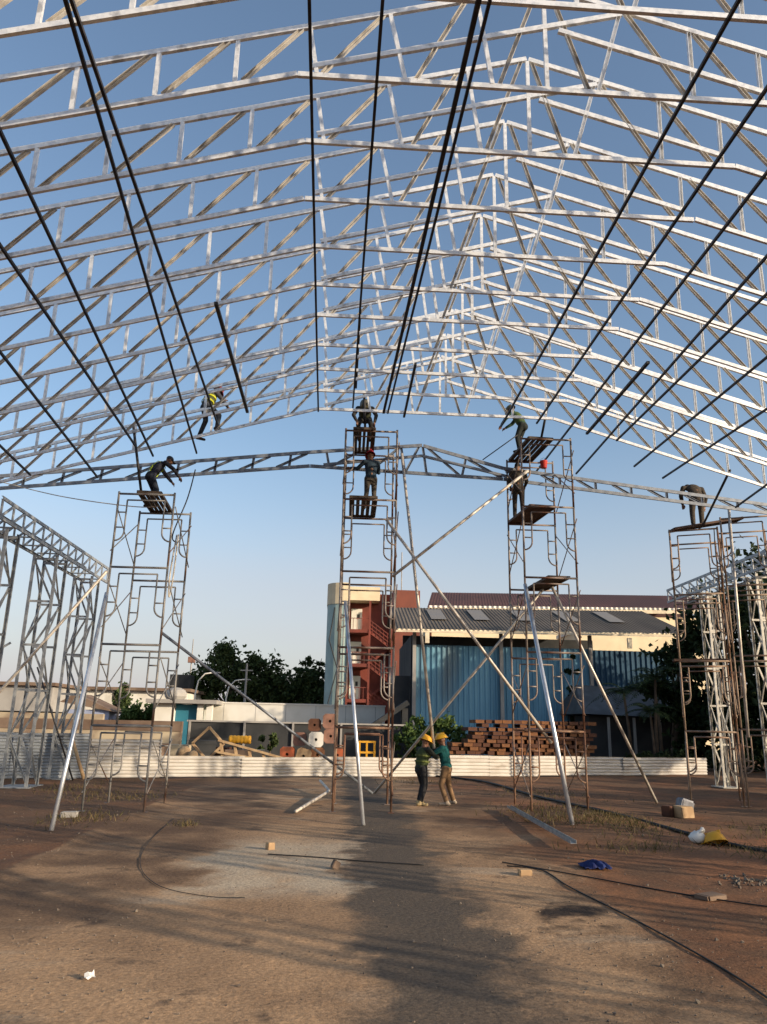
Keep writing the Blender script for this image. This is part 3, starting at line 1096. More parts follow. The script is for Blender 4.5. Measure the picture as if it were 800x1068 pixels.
# blue shed
b = thing('blue_shed', 'long blue corrugated shed with a grey ribbed roof behind the right scaffolds', 'building', (0, 46, 0))
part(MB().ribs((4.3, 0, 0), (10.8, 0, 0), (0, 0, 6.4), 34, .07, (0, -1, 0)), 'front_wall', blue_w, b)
part(MB().ribs((15.12, 0.02, 0), (6.0, 0, 0), (0, 0, 6.35), 19, .07, (0, -1, 0)), 'front_wall', blue_shade, b)
part(MB().bx(2.95, 4.22, .6, .9, 0, 4.6), 'bay_shade_panel', dark_w, b)  # near-black panel, shade of the open bay put into its colour
part(MB().bx(4.5, 18.4, 9.6, 9.8, 0, 8.0), 'rear_wall', dark_w, b)  # this and the side wall: interior shade put into the near-black colour
part(MB().bx(4.26, 4.45, .3, 9.6, 0, 7.0), 'side_wall', dark_w, b)


def roof_plane(a, b_, c, d, n, name, mt, root, amp=.03):
    """ribbed roof: eave a-b, ridge d-c"""
    a, b_, c, d = V(a), V(b_), V(c), V(d)
    nv = (b_-a).cross(d-a).normalized()
    vs, fs = [], []
    i = 0
    for k in range(n):
        for t, h in ((0, 0), (.5, 0), (.62, 1), (.88, 1)):
            u = (k+t)/n
            for p in (a.lerp(b_, u), d.lerp(c, u)):
                vs.append(p+nv*h*amp)
            i += 1
    for p in (b_, c):
        vs.append(p)
    for k in range(i):
        fs.append((2*k, 2*k+2, 2*k+3, 2*k+1))
    m = MB()
    m.add(vs, fs)
    m.add([v - nv*.05 for v in (a, b_, c, d)], [(3, 2, 1, 0)])
    return m.build(name, mt, root)


ra, rb, rc, rd = (3.2, -1.5, 7.12), (20.6, -1.5, 7.3), (20.8, 6, 9.7), (3.3, 6, 9.45)
roof = roof_plane(ra, rb, rc, rd, 80, 'roof', roof_g, b)
roof_plane((20.8, 6.02, 9.66), (3.3, 6.02, 9.41), (3.3, 9.9, 8.5), (20.8, 9.9, 8.6), 60, 'rear_roof', roof_g, b)
for u in (.135, .29, .455, .62, .78):
    q = [V(ra).lerp(V(rb), u), V(ra).lerp(V(rb), u+.055), V(rd).lerp(V(rc), u+.055), V(rd).lerp(V(rc), u)]
    e = [q[0].lerp(q[3], .38), q[1].lerp(q[2], .38), q[2].lerp(q[1], .14), q[3].lerp(q[0], .14)]
    m = MB()
    m.quad(*[p+V((0, -.03, .1)) for p in e])
    m.build('roof_light', skylight_m, roof)
part(MB().bar((3.2, -1.55, 7.0), (20.6, -1.55, 7.16), .06, .1), 'gutter', trim_m, b)
m = MB()
m.sheet((3.25, -1.57, 7.06), (17.3, 0, .18), (0, 0, .07), 62, .025, 0, (0, -1, 0))
part(m, 'rib_ends', trim_m, b)
for x in (5.0, 16.9):
    part(MB().bx(x-.12, x+.12, -1.66, -1.5, 6.35, 6.95), 'downpipe', trim_m, b)
for x in (4.4, 9.6, 15.0, 20.8):
    part(MB().bx(x-.1, x+.1, -.25, -.06, 0, 7.2), 'shed_post', grey_w, b)

# maroon warehouse
b = thing('maroon_roof_warehouse', 'far warehouse with a long maroon roof and cream fascia above the blue shed', 'building', (0, 75, 0))
part(MB().bx(8.9, 37, .2, 20, 0, 12.7), 'wall', cream_w, b)
roof_plane((8.4, -.4, 12.95), (38, -.4, 13.5), (38, 6, 15.95), (9.6, 6, 15.5), 100, 'roof', roof_m, b, .015)
part(MB().bx(9.6, 38, 6.05, 20, 12.7, 14.0), 'rear_block', roof_m, b)
part(MB().bar((8.4, -.45, 12.72), (38, -.45, 13.25), .06, .36), 'fascia', trim_m, b)
m = MB()
m.sheet((8.5, -.5, 12.9), (29.3, 0, .53), (0, 0, .2), 60, .08, 0, (0, -1, 0))
part(m, 'rib_ends', white_w, b)
b = thing('cream_building', 'sunlit cream building glimpsed under the right end of the shed roof', 'building', (22.8, 60, 0))
part(MB().bx(-4.0, 4.0, 0, 6, 0, 9.2), 'wall', cream_w, b)
part(MB().bx(-4.1, 4.1, -.15, 6.1, 9.2, 9.5), 'parapet', white_w, b)

# white boundary wall and the dark fence before it
b = thing('white_boundary_wall', 'long white boundary wall in front of the far trees', 'wall', (0, 50.6, 0))
part(MB().bx(-9.2, 3.0, 0, .25, 0, 2.85), 'wall_face', white_w, b)
m = MB()
m.bx(-9.25, 3.05, -.06, .31, 2.85, 2.94)
part(m, 'coping', white_w, b)
m = MB()
for x in (-7.2, -5.2, -3.3, -1.4, .5, 2.4):
    m.bx(x-.015, x+.015, -.008, .02, 0, 2.84)
part(m, 'panel_joint', grey_w, b)
b = thing('dark_screen_fence', 'low dark fence with thin posts behind the pile of hollow boxes', 'fence', (0, 40, 0))
part(MB().bx(-7.4, 3.4, 0, .12, 0, 1.72), 'screen', dark_w, b)
for x in (-7.3, -4.6, -2.2, .2, 2.6):
    part(MB().bx(x-.05, x+.05, -.12, -.01, 0, 1.8), 'fence_post', grey_w, b)
part(MB().bx(-7.45, 3.45, -.1, .15, 1.72, 1.8), 'top_rail', grey_w, b)

# left side
b = thing('long_white_building', 'long low white building with a thin brown roof edge at the far left', 'building', (0, 75, 0))
part(MB().bx(-46, -14.2, 0, 12, 0, 4.35), 'wall', white_w, b)
part(MB().bx(-46.4, -13.8, -.6, 12.4, 4.35, 4.62), 'roof_edge', brown_w, b)
part(MB().bx(-17, -14.9, 5, 7, 4.62, 6.2), 'roof_tank', dark_w, b)
for x in (-40, -34, -28, -22):
    part(MB().bx(x-.7, x+.7, -.04, .02, 1.4, 2.9), 'window', dark_w, b)
b = thing('grey_flat_building', 'grey flat roofed building at the left edge behind the lattice columns', 'building', (0, 62, 0))
part(MB().bx(-34, -22.0, 0, 8, 2.2, 4.1), 'upper_wall', grey_w, b)
part(MB().bx(-34, -22.3, .4, 8, 0, 2.2), 'dark_base', dark_w, b)
part(MB().bx(-34.3, -21.7, -.4, 8.2, 4.1, 4.35), 'roof_edge', brown_w, b)
b = thing('small_hut', 'small hut with pale blue wall and dark brown roof at the left', 'hut', (-16.6, 52, 0))
part(MB().bx(-1.0, 1.9, 0, 3, 0, 2.3), 'wall', mat('pale_blue', (.34, .38, .52), .8, 0, (.28, .32, .45), 1), b)
m = MB()
m.add([(-1.2, -.3, 2.75), (2.3, -.3, 2.2), (2.3, 3.3, 2.2), (-1.2, 3.3, 2.75), (-.3, -.3, 3.3), (-.3, 3.3, 3.3)],
      [(0, 4, 5, 3), (1, 2, 5, 4), (0, 1, 4), (3, 5, 2), (0, 3, 2, 1)])
part(m, 'roof', brown_w, b)
b = thing('teal_kiosk', 'small flat roofed kiosk with white and teal walls right of the left scaffold', 'kiosk', (-9.5, 48.5, 0))
part(MB().bx(-1.5, -.35, 0, 2.4, 0, 2.75), 'wall', white_w, b)
part(MB().bx(-.35, 1.0, .35, 2.4, 0, 2.7), 'teal_shutter', teal_w, b)
part(MB().bx(1.0, 1.35, 0, .4, 0, 2.75), 'pillar', white_w, b)
part(MB().bx(1.55, 1.9, 0, .4, 0, 2.75), 'pillar', white_w, b)
part(MB().bx(-2.0, 2.2, -.5, 2.8, 2.75, 2.98), 'roof_slab', grey_w, b)
part(MB().ball((-.6, 1.2, 3.3), (.7, .7, .45)), 'roof_tank', grey_w, b)
b = thing('low_masonry_wall', 'low stained masonry wall with a brown band behind the left scaffold', 'wall', (0, 39, 0))
part(MB().bx(-26, -7.5, 0, .3, 0, 1.25), 'lower_wall', beige_w, b)
part(MB().bx(-26, -7.5, -.04, .34, 1.25, 1.72), 'brown_band', brown_w, b)
part(MB().bx(-26, -11.3, .02, .3, 1.72, 1.98), 'upper_wall', beige_w, b)


def street_lamp(x, y, h, label, s=1):
    o = thing('street_lamp', label, 'street lamp', (x, y, 0), 0, 'curved street lamps')
    MB().tube([(0, 0, 0), (0, 0, h*.7), (.15*s, 0, h*.88), (.6*s, 0, h*.98), (1.3*s, 0, h)], [.07, .06, .05, .05, .045]).build('lamp_post', white_w, o, True)
    MB().ball((1.5*s, 0, h-.02), (.25, .1, .06)).build('lamp_head', grey_w, o, True)


street_lamp(-10.4, 58, 5.2, 'white curved street lamp above the teal kiosk')
street_lamp(-8.3, 59, 4.8, 'white curved street lamp beyond the left end of the white boundary wall')
o = thing('radio_mast', 'thin mast with a small box near its top behind the far trees', 'mast', (-17.8, 95, 0))
MB().tube([(0, 0, 0), (0, 0, 11.3)], [.16, .05]).build('mast_pole', grey_w, o)
MB().box((0, 0, 8.8), (.8, .5, .7)).build('mast_box', pink_m, o)
o = thing('utility_pole', 'plain concrete utility pole in front of the far trees', 'pole', (-6.8, 58, 0))
MB().tube([(0, 0, 0), (0, 0, 5.9)], [.1, .07]).build('pole_shaft', grey_w, o)
MB().box((0, 0, 5.4), (.9, .08, .08)).build('cross_arm', grey_w, o)

# dark house and stair slab on the right
b = thing('dark_house', 'low dark house with a grey pitched roof behind the palms', 'house', (0, 42, 0))
part(MB().bx(13.6, 19.0, .4, 5, 0, 2.5), 'wall', dark_w, b)
m = MB()
m.add([(13.0, -.4, 2.55), (19.6, -.4, 2.4), (19.6, 5.5, 2.4), (13.0, 5.5, 2.55), (13.6, 2.4, 4.2), (19.2, 2.4, 4.0)],
      [(0, 1, 5, 4), (2, 3, 4, 5), (0, 4, 3), (1, 2, 5), (0, 3, 2, 1)])
part(m, 'roof', mat('roof_slate', (.11, .12, .13), .8, 0, (.08, .085, .09), 1), b)
for x in (14.5, 15.9, 17.3):
    part(MB().bx(x-.06, x+.06, -.2, -.08, 0, 2.4), 'porch_post', grey_w, b)
o = thing('ramp_slab', 'dark sloping ramp slab left of the blue shed', 'ramp', (0, 41, 0))
MB().bar((.2, 0, .6), (3.6, 0, 2.9), 1.2, .25).build('slab', dark_w, o)
MB().bx(3.3, 3.6, -.4, .4, 0, 2.6).build('support', dark_w, o)


# ------------------------------------------------------------------ vegetation
def crown(blobs, n, size, mt, parent, name='crown', seed=1, droop=0.0):
    r = random.Random(seed)
    vs, fs = [], []
    tot = sum(bl[1][0]*bl[1][1]*bl[1][2] for bl in blobs)
    for c, rad in blobs:
        k = int(n*rad[0]*rad[1]*rad[2]/tot)
        subs = []
        for _ in range(max(5, int(k/90))):
            d = V((r.gauss(0, 1), r.gauss(0, 1), r.gauss(0, 1))).normalized()
            t = r.uniform(.45, 1.0)
            subs.append((V(c)+V((d.x*rad[0], d.y*rad[1], d.z*rad[2]))*t, r.uniform(.18, .34)*min(rad)*1.3))
        for _ in range(k):
            sc_, sr = r.choice(subs)
            p = sc_ + V((r.gauss(0, .6), r.gauss(0, .6), r.gauss(0, .5)))*sr
            s = size*r.uniform(.6, 1.3)
            q = Quaternion((r.gauss(0, 1), r.gauss(0, 1), r.gauss(0, 1), r.gauss(0, 1))).normalized()
            a, b_ = q @ V((s, 0, 0)), q @ V((0, s*.55, 0))
            o = len(vs)
            bend = q @ V((0, 0, s*.25))
            vs += [tuple(p-a), tuple(p-b_+bend), tuple(p+a), tuple(p+b_+bend)]
            fs.append((o, o+1, o+2, o+3))
    m = MB()
    m.v, m.f = vs, fs
    return m.build(name, mt, parent)


def tree(loc, blobs, n, size, mt, label, group, trunk_r=.25, seed=1, name='broadleaf_tree'):
    o = thing(name, label, 'tree', loc, 0, group)
    r = random.Random(seed+50)
    zc = min(bl[0][2]-bl[1][2]*.5 for bl in blobs)
    fork = V((r.uniform(-.2, .2), r.uniform(-.2, .2), max(.6, zc*.8)))
    m = MB()
    m.tube([(0, 0, -.1), fork*.5+V((.1, 0, 0)), fork], [trunk_r*1.25, trunk_r, trunk_r*.85], 8)
    for c, rad in blobs:
        c = V(c)
        mid = fork.lerp(c, .5)+V((r.uniform(-.3, .3), r.uniform(-.3, .3), .15))
        m.tube([fork, mid, c, c+V((r.uniform(-.3, .3), 0, rad[2]*.6))], [trunk_r*.6, trunk_r*.4, trunk_r*.22, .02], 6)
    m.build('trunk', bark_m, o, True)
    crown(blobs, n, size, mt, o, seed=seed)
    return o


tree((-11.4, 84, 0), [((0, 0, 7.5), (3.2, 2.6, 2.4)), ((-2.6, 0, 5.6), (2.0, 2, 2.0)), ((-1.2, 0, 8.3), (1.8, 1.6, 1.3)), ((2.6, 0, 6.3), (2.5, 2, 2.4)), ((4.2, .5, 4.4), (2.0, 2, 1.6)), ((0, 0, 4.4), (4.0, 2, 2))],
     9000, .26, leaf_a, 'broad round tree, largest of the far trees behind the white wall', 'far trees', .35, 3)
tree((-6.6, 84, 0), [((0, 0, 5.2), (2.3, 2, 2.0)), ((1.2, 0, 4.0), (2.4, 2, 1.8))], 4500, .26, leaf_a,
     'small rounded tree between the broad tree and the spiky one', 'far trees', .25, 4)
tree((-3.0, 83, 0), [((0, 0, 6.0), (1.6, 1.6, 1.7)), ((-.6, 0, 7.9), (.6, .6, .8)), ((1.0, 0, 8.0), (.5, .5, .7)), ((1.6, 0, 6.9), (.9, .8, .35)), ((-1.4, 0, 7.2), (.8, .7, .35)), ((.4, 0, 4.2), (2.3, 1.8, 1.8)), ((2.2, 0, 5.6), (.8, .7, .5))],
     5200, .24, leaf_a, 'spiky topped tree left of the stair tower building', 'far trees', .25, 5)
tree((-15.6, 58, 0), [((0, 0, 2.6), (.7, .7, 1.3)), ((.2, 0, 3.6), (.6, .6, .8))], 1800, .18, leaf_a,
     'narrow dark shrub tree left of the teal kiosk seen through the scaffold', 'left shrubs', .12, 6)


def shrub(loc, blobs, n, size, mt, label, seed=1):
    o = thing('shrub', label, 'shrub', loc)
    m = MB()
    for c, rad in blobs:
        m.tube([(c[0]*.3, 0, -.05), (c[0]*.7, c[1]*.5, c[2]*.6), c], [.05, .035, .012], 5)
    m.build('stem', bark_m, o, True)
    crown(blobs, n, size, mt, o, 'foliage', seed)
    return o


shrub((-12.6, 52, 0), [((0, 0, 1.7), (1.6, 1, 1.1)), ((-1, 0, 1.2), (1, .8, .9)), ((.9, 0, 1.3), (.9, .8, .9))], 2600, .17, leaf_c,
      'wide rounded green bush left of the teal kiosk', 11)
shrub((4.1, 38.6, 0), [((0, 0, 1.1), (1.0, .8, 1.0)), ((-.9, 0, .8), (.7, .6, .8)), ((.9, 0, 1.3), (.8, .7, .9)), ((1.9, 0, .9), (.6, .6, .8))], 3200, .13, leaf_c,
      'overgrown green bush behind the two workers at the foot of the blue shed', 12)
shrub((-3.2, 39.0, 0), [((0, -.3, .8), (.5, .3, .8))], 500, .12, leaf_a, 'thin green weed against the dark fence', 13)
shrub((13.6, 45.0, 0), [((0, 0, 4.6), (.35, .3, 1.6)), ((0, 0, 2.6), (.3, .3, 1.2))], 900, .13, leaf_b, 'narrow climbing plant on the blue shed wall', 14)

# dark trees at the right
RT = [((21.5, 38.0), [((-1.6, -1, 6.6), (2.6, 2.6, 2.6)), ((0, 0, 8.6), (2.6, 2.4, 2.0)), ((-.6, -1, 3.4), (3.2, 2.6, 3.0)), ((2.6, 0, 6.0), (2.6, 2.6, 3)), ((-2.2, -1.5, 2.2), (2.4, 2, 2.4)), ((1.5, -1, 3), (3, 2.4, 3.2))], 'tall dark tree behind the sunlit lattice column at the right'),
      ((26.5, 36.5), [((0, 0, 7.6), (3, 3, 3)), ((-1, 0, 4), (3.2, 2.6, 3.4)), ((2, 0, 5), (3, 3, 4))], 'dark tree at the right edge behind the rightmost scaffold'),
      ((17.2, 39.5), [((0, 0, 4.2), (1.3, 1.4, 1.8)), ((.8, .4, 5.8), (1.2, 1.2, 1.2)), ((.9, 0, 2.2), (1.6, 1.4, 2.0))], 'smaller dark tree between the palms and the tall dark tree')]
for k, ((x, y), bl, lb) in enumerate(RT):
    tree((x, y, 0), bl, 15000 if k < 2 else 5200, .2, leaf_b, lb, 'dark trees at the right', .3, 20+k)


def palm(loc, label, h, n, seed, s=1.0):
    o = thing('palm_tree', label, 'palm', loc, 0, 'palms in front of the dark house')
    r = random.Random(seed)
    m = MB()
    lean = r.uniform(-.25, .25)
    top = V((lean, r.uniform(-.15, .15), h))
    m.tube([(0, 0, -.05), top*.5+V((lean*-.2, 0, 0)), top], [.09*s, .065*s, .055*s], 8)
    m.build('trunk', bark_m, o, True)
    for i in range(n):
        a = 2*math.pi*i/n + r.uniform(-.2, .2)
        L = r.uniform(1.3, 1.9)*s
        el = r.uniform(.35, 1.25)
        pts = []
        for k in range(9):
            t = k/8
            d = L*t
            pts.append(top + V((math.cos(a)*d*math.cos(el*(1-.4*t)), math.sin(a)*d*math.cos(el*(1-.4*t)), math.sin(el)*d - .75*L*t*t)))
        fm = MB()
        fm.tube(pts, [.018*(1-.7*k/8) for k in range(9)], 5)
        for k in range(1, 9):
            d = (pts[k]-pts[k-1]).normalized()
            sdv = d.cross(V((0, 0, 1)))
            sdv = sdv.normalized() if sdv.length > .05 else V((1, 0, 0))
            for q in (.0, .5):
                p = pts[k-1].lerp(pts[k], q)
                ll = .48*s*math.sin(math.pi*min(.95, (k+q)/9+.08))
                for sg in (-1, 1):
                    tip = p + sdv*sg*ll + d*ll*.55 + V((0, 0, -.22*ll))
                    fm.quad(p, p.lerp(tip, .5)+d*.035, tip, p.lerp(tip, .5)-d*.035)
        fm.build('frond', leaf_b if i % 3 else leaf_a, o)
    return o


palm((14.3, 38.2, 0), 'bushy palm at the left of the palm group', 3.5, 13, 1, 1.1)
palm((15.3, 37.6, 0), 'tallest palm in the middle of the palm group', 4.2, 14, 2, 1.15)
palm((15.9, 38.4, 0), 'palm at the right of the palm group', 3.7, 13, 3, 1.1)
palm((14.9, 36.9, 0), 'short palm in front of the palm group', 2.6, 11, 4, .9)
shrub((16.4, 36.0, 0), [((0, 0, .7), (1.4, .5, .7)), ((-2, 0, .5), (1.2, .5, .5)), ((1.6, 0, .5), (1, .5, .6))], 2400, .1, leaf_b, 'dark low bushes at the feet of the palms', 15)

# unseen trees added right of the frame to cast shade on the yard
SH = [(25, -25, 5.2), (24, -19.0, 4.4), (27, -13.5, 5.4), (24.5, -8.5, 5.0), (27, -4.0, 5.8), (24, 1.5, 5.6), (28, 7.5, 6.2), (26, 13.0, 5.4), (30, 20.0, 8.0),
      (33, 25.0, 11.5), (30, 29.0, 11.0), (28.8, 32.5, 10.5), (33, 31, 11)]
for k, (x, y, h) in enumerate(SH):
    r = random.Random(90+k)
    bl = [((r.uniform(-.8, .8), r.uniform(-.6, .6), h*.80), (1.9, 1.9, h*.2)), ((r.uniform(-1.2, 1.2), r.uniform(-1.6, 1.6), h*.55), (2.2, 2.3, h*.22)),
          ((r.uniform(-.5, .5), r.uniform(-1.2, 1.2), h*.30), (1.8, 2.2, h*.18)), ((r.uniform(-.5, .5), r.uniform(-2.2, 2.2), h*.14), (1.2, 1.6, h*.12))]
    tree((x, y, 0), bl, 3800, .26, leaf_a, 'unseen tree added for shade outside the right edge of the picture', 'trees outside the picture', .2, 60+k)


# ------------------------------------------------------------------ yard clutter behind the fence
def hollow_box(loc, s, mt, label, rz=0.0, tilt=0.0):
    o = thing('hollow_box', label, 'box', loc, rz, 'hollow boxes piled behind the fence')
    o.rotation_euler = (0, tilt, rz)
    m = MB()
    h = s/2
    ring = []
    for k in range(16):
        a = 2*math.pi*(k+.5)/16
        ring.append((math.cos(a)*s*.1, math.sin(a)*s*.1+h))
    sq = []
    for k in range(16):
        a = 2*math.pi*(k+.5)/16
        c, sn = math.cos(a), math.sin(a)
        q = h/max(abs(c), abs(sn))
        sq.append((c*q, sn*q+h))
    vs = [(x, 0, z) for x, z in sq] + [(x, 0, z) for x, z in ring] + [(x, .25, z) for x, z in ring] + [(x, .7, z) for x, z in sq]
    fs = []
    for k in range(16):
        j = (k+1) % 16
        fs += [(k, j, 16+j, 16+k), (16+k, 16+j, 32+j, 32+k), (j, k, 48+k, 48+j)]
    fs.append(tuple(range(63, 47, -1)))
    m.add(vs, fs)
    m.build('shell', mt, o)
    MB().tube([(0, .24, h), (0, .3, h)], s*.12, 12).build('hole_shade_disc', dark_w, o)  # near-black disc closing the hole, shade of the hollow put into its colour


hollow_box((-1.95, 32.0, .28), .56, orange_m, 'orange hollow box at the left of the box pile')
hollow_box((-1.37, 32.0, .22), .58, wood_l, 'tan hollow box right of the orange one, tilted', 0, .25)
hollow_box((-.75, 32.05, .28), .56, wood_o, 'brown hollow box in the bottom row of the box pile')
hollow_box((-1.5, 32.4, .88), .52, pink_m, 'dull salmon hollow box in the second row left of the white one')
hollow_box((-.83, 32.0, .85), .58, white_w, 'white hollow box in the second row of the box pile')
hollow_box((-.25, 32.2, 1.0), .56, pink_m, 'salmon hollow box right of the white one')
hollow_box((-.92, 32.3, 1.45), .5, wood_b, 'dark brown hollow box near the top of the box pile')
hollow_box((-.3, 32.2, 1.57), .58, pink_m, 'topmost salmon hollow box of the box pile')
hollow_box((.05, 32.4, .3), .5, orange_m, 'small orange hollow box at the right foot of the box pile')
tag(MB().bx(-2.4, .4, 31.95, 32.75, 0, .27).build('concrete_plinth', grey_w), 'grey plinth under the pile of hollow boxes', 'plinth')
tag(MB().bx(-.5, -.1, 32.1, 32.8, .27, 1.0).build('dark_crate', dark_w), 'black crate under the salmon boxes', 'crate')

o = thing('yellow_frame_crate', 'yellow open frame crate behind the middle scaffold', 'crate', (.95, 33, .15))
for x in (0, .3, .62):
    for y in (0, .5):
        MB().bx(x-.03, x+.03, y-.03, y+.03, 0, .95).build('upright', yellow_m, o)
m = MB()
for z in (.06, .5, .92):
    for y in (-.04, .54):
        m.bx(-.04, .66, y-.02, y+.02, z-.035, z+.035)
m.build('rail', yellow_m, o)
MB().bx(-.02, .64, .05, .45, .0, .3).build('contents', wood_b, o)
tag(MB().bx(.7, 1.9, 32.9, 33.6, 0, .15).build('concrete_plinth', grey_w), 'grey plinth under the yellow frame crate', 'plinth')
o = thing('yellow_drum', 'yellow ribbed drum lying on its side right of the wooden frame', 'drum', (-4.45, 33.4, 1.05))
pts, rs = [], []
for k in range(19):
    pts.append((k*.05, 0, 0))
    rs.append(.17 if k % 3 else .15)
MB().tube(pts, rs, 14).build('drum_body', yellow_m, o, True)
MB().tube([(.4, 0, -.42), (.4, 0, -.12)], .12).build('cradle', dark_w, o)
MB().bx(-.1, .95, -.3, .3, -1.05, -.4).build('stand', brown_w, o)
o = thing('timber_square', 'square wooden frame standing on its corner behind the fence', 'frame', (-5.1, 32.2, .28))
for a, b_ in (((0, 0), (-.62, .62)), ((-.62, .62), (0, 1.25)), ((0, 1.25), (.62, .62)), ((.62, .62), (0, 0))):
    MB().bar((a[0], 0, a[1]), (b_[0], 0, b_[1]), .09, .1, (0, 1, 0)).build('frame_side', wood_l, o)
MB().bx(-.5, .5, -.1, .25, -.28, -.02).build('foot_block', wood_b, o)
o = thing('pallet_rack', 'pale fallen rack of slats lying behind the fence right of the wooden frame', 'rack', (-4.5, 31.5, .2))
for k in range(5):
    MB().bar((k*.55, 0, .78-k*.13), (k*.55+.15, 0, .0), .1, .12, (0, 1, 0)).build('slat', wood_l, o)
MB().bar((-.1, -.06, .86), (2.5, -.06, .22), .08, .13, (0, 1, 0)).build('long_rail', wood_l, o)
MB().bar((-.1, -.06, .42), (2.6, -.06, .02), .08, .13, (0, 1, 0)).build('long_rail', wood_l, o)
for x, y, s, lb in ((-6.0, 31.9, .62, 'tall tan sack in the clutter right of the left scaffold'), (-5.6, 31.6, .5, 'small tan sack left of the wooden frame')):
    m = MB()
    m.tube([(0, 0, 0), (0, 0, .1), (.02, 0, s*.8), (.03, 0, s*1.1), (.02, 0, s*1.25)], [s*.42, s*.5, s*.47, s*.38, s*.16], 12)
    o = tag(m.build('sack', wood_l, None, True), lb, 'sack')
    o.location = (x, y, 0.02)
cl = random.Random(31)
CW = ['rusty drum', 'brown crate', 'tan crate', 'grey block', 'dark crate', 'brown box', 'pale crate', 'dark box', 'brown block', 'tan block']
CM = [scaf_rust, wood_b, wood_l, grey_w, dark_w, brown_w, beige_w, dark_w, wood_b, beige_w]
CX = [(-11.6, 28.6, .7), (-10.4, 28.4, .55), (-9.3, 29.3, .9), (-8.4, 29.8, .7), (-7.6, 30.1, .6), (-7.0, 31.2, 1.0), (-6.4, 33.4, .9), (-5.6, 33.8, 1.1), (-4.9, 34.2, .8), (-3.4, 34.6, .7)]
CP = ['left of all the clutter', 'second in the clutter from the left', 'behind the left end of the pale fence', 'behind the pale fence',
      'at the right end of the pale fence', 'left of the tan sacks', 'behind the tan sacks', 'behind the wooden frame', 'behind the yellow drum', 'against the dark fence']
for (x, y, s), wd, mt_, ps in zip(CX, CW, CM, CP):
    o = thing('storage_drum' if 'drum' in wd else 'storage_crate', wd + ' ' + ps, 'drum' if 'drum' in wd else 'crate', (x, y, 0), cl.uniform(-.4, .4))
    if 'drum' in wd:
        MB().tube([(0, 0, 0), (0, 0, .3), (0, 0, .32), (0, 0, .6), (0, 0, .62), (0, 0, .9)], [.29, .29, .31, .29, .31, .29], 16).build('drum_body', mt_, o, True)
        MB().tube([(0, 0, .9), (0, 0, .92)], .25, 16).build('lid', mt_, o)
    else:
        MB().bx(-s*.5, s*.5, -s*.35, s*.35, .08, s*.9).build('body', mt_, o)
        m = MB()
        for z in (.2, .5, .8):
            m.bx(-s*.52, s*.52, -s*.37, -s*.352, z*s-.04, z*s+.04)
        m.build('slats', mt_, o)
        MB().bx(-s*.4, s*.4, -s*.3, s*.3, 0, .08).build('feet', wood_b, o)
o = thing('wooden_shelf', 'pale wooden shelf rack behind the left scaffold', 'shelf', (-8.9, 28.2, 0))
for x in (0, .9):
    MB().bx(x-.04, x+.04, -.05, .4, 0, 1.0).build('side', wood_l, o)
for z in (.3, .62, .95):
    MB().bx(-.02, .92, -.04, .4, z-.03, z+.03).build('shelf_board', wood_l, o)

# brown timber baulks stacked in front of the blue shed
r = random.Random(5)
base_t = None
for row in range(9):
    n = 15 if row < 3 else 13
    x0 = 5.2 if row < 3 else 6.15
    for k in range(n):
        x = x0 + k*.44 + ((row*37) % 11)*.035 + r.uniform(-.05, .05)
        if row >= 7 and r.random() < .25:
            continue
        if base_t is None:
            ob = MB().bx(-.19, .19, 0, 1.6, 0, .165).build('timber_baulk', wood_o)
            base_t = ob
        else:
            ob = base_t.copy()
            col.objects.link(ob)
        ob.location = (x, 36.2 + r.uniform(-.12, .12) + (0 if row >= 3 else -.2), .55 + row*.172)
        ob.scale = (r.uniform(.78, 1.12), 1, r.uniform(.86, 1.0))
        ob.rotation_euler = (0, 0, r.uniform(-.05, .05))
        if r.random() < .42:
            ob.material_slots[0].link = 'OBJECT'
            ob.material_slots[0].material = wood_b
        tag(ob, 'brown square timber baulk, end on, in the stack before the blue shed', 'timber', 'timber baulks stacked before the blue shed')
for x in (5.4, 7.6, 9.8, 11.6):
    tag(MB().bx(x-.25, x+.25, 36.3, 37.5, 0, .54).build('stack_bearer', dark_w), 'dark bearer block under the timber stack', 'block', 'bearers under the timber stack')


# ------------------------------------------------------------------ things lying on the ground
def lay(o, x, y, z=0.0):
    o.location = (x, y, hgt(x, y)+z)
    return o


o = MB().chan((0, 0, .04), (-.15, -5.2, .04), .09, .05, .006, (0, 0, 1), -.03).build('steel_channel', galv_dull)
tag(lay(o, 3.77, 17.5, .06), 'long steel channel lying on the ground left of the thick shiny prop', 'steel channel')
o = MB().tube([(-.78, 16.6, .05), (-.2, 20.3, .12), (-.15, 20.6, .14), (-.42, 22.4, .25)], .035, 8).build('bent_pipe', alu_warm, None, True)
tag(o, 'bent grey pipe lying left of the middle scaffold', 'pipe')
# helmet with a white bag
h = thing('safety_helmet', 'yellow safety helmet lying on the ground at the right', 'helmet', (6.12, 12.95, hgt(6.12, 12.95)))


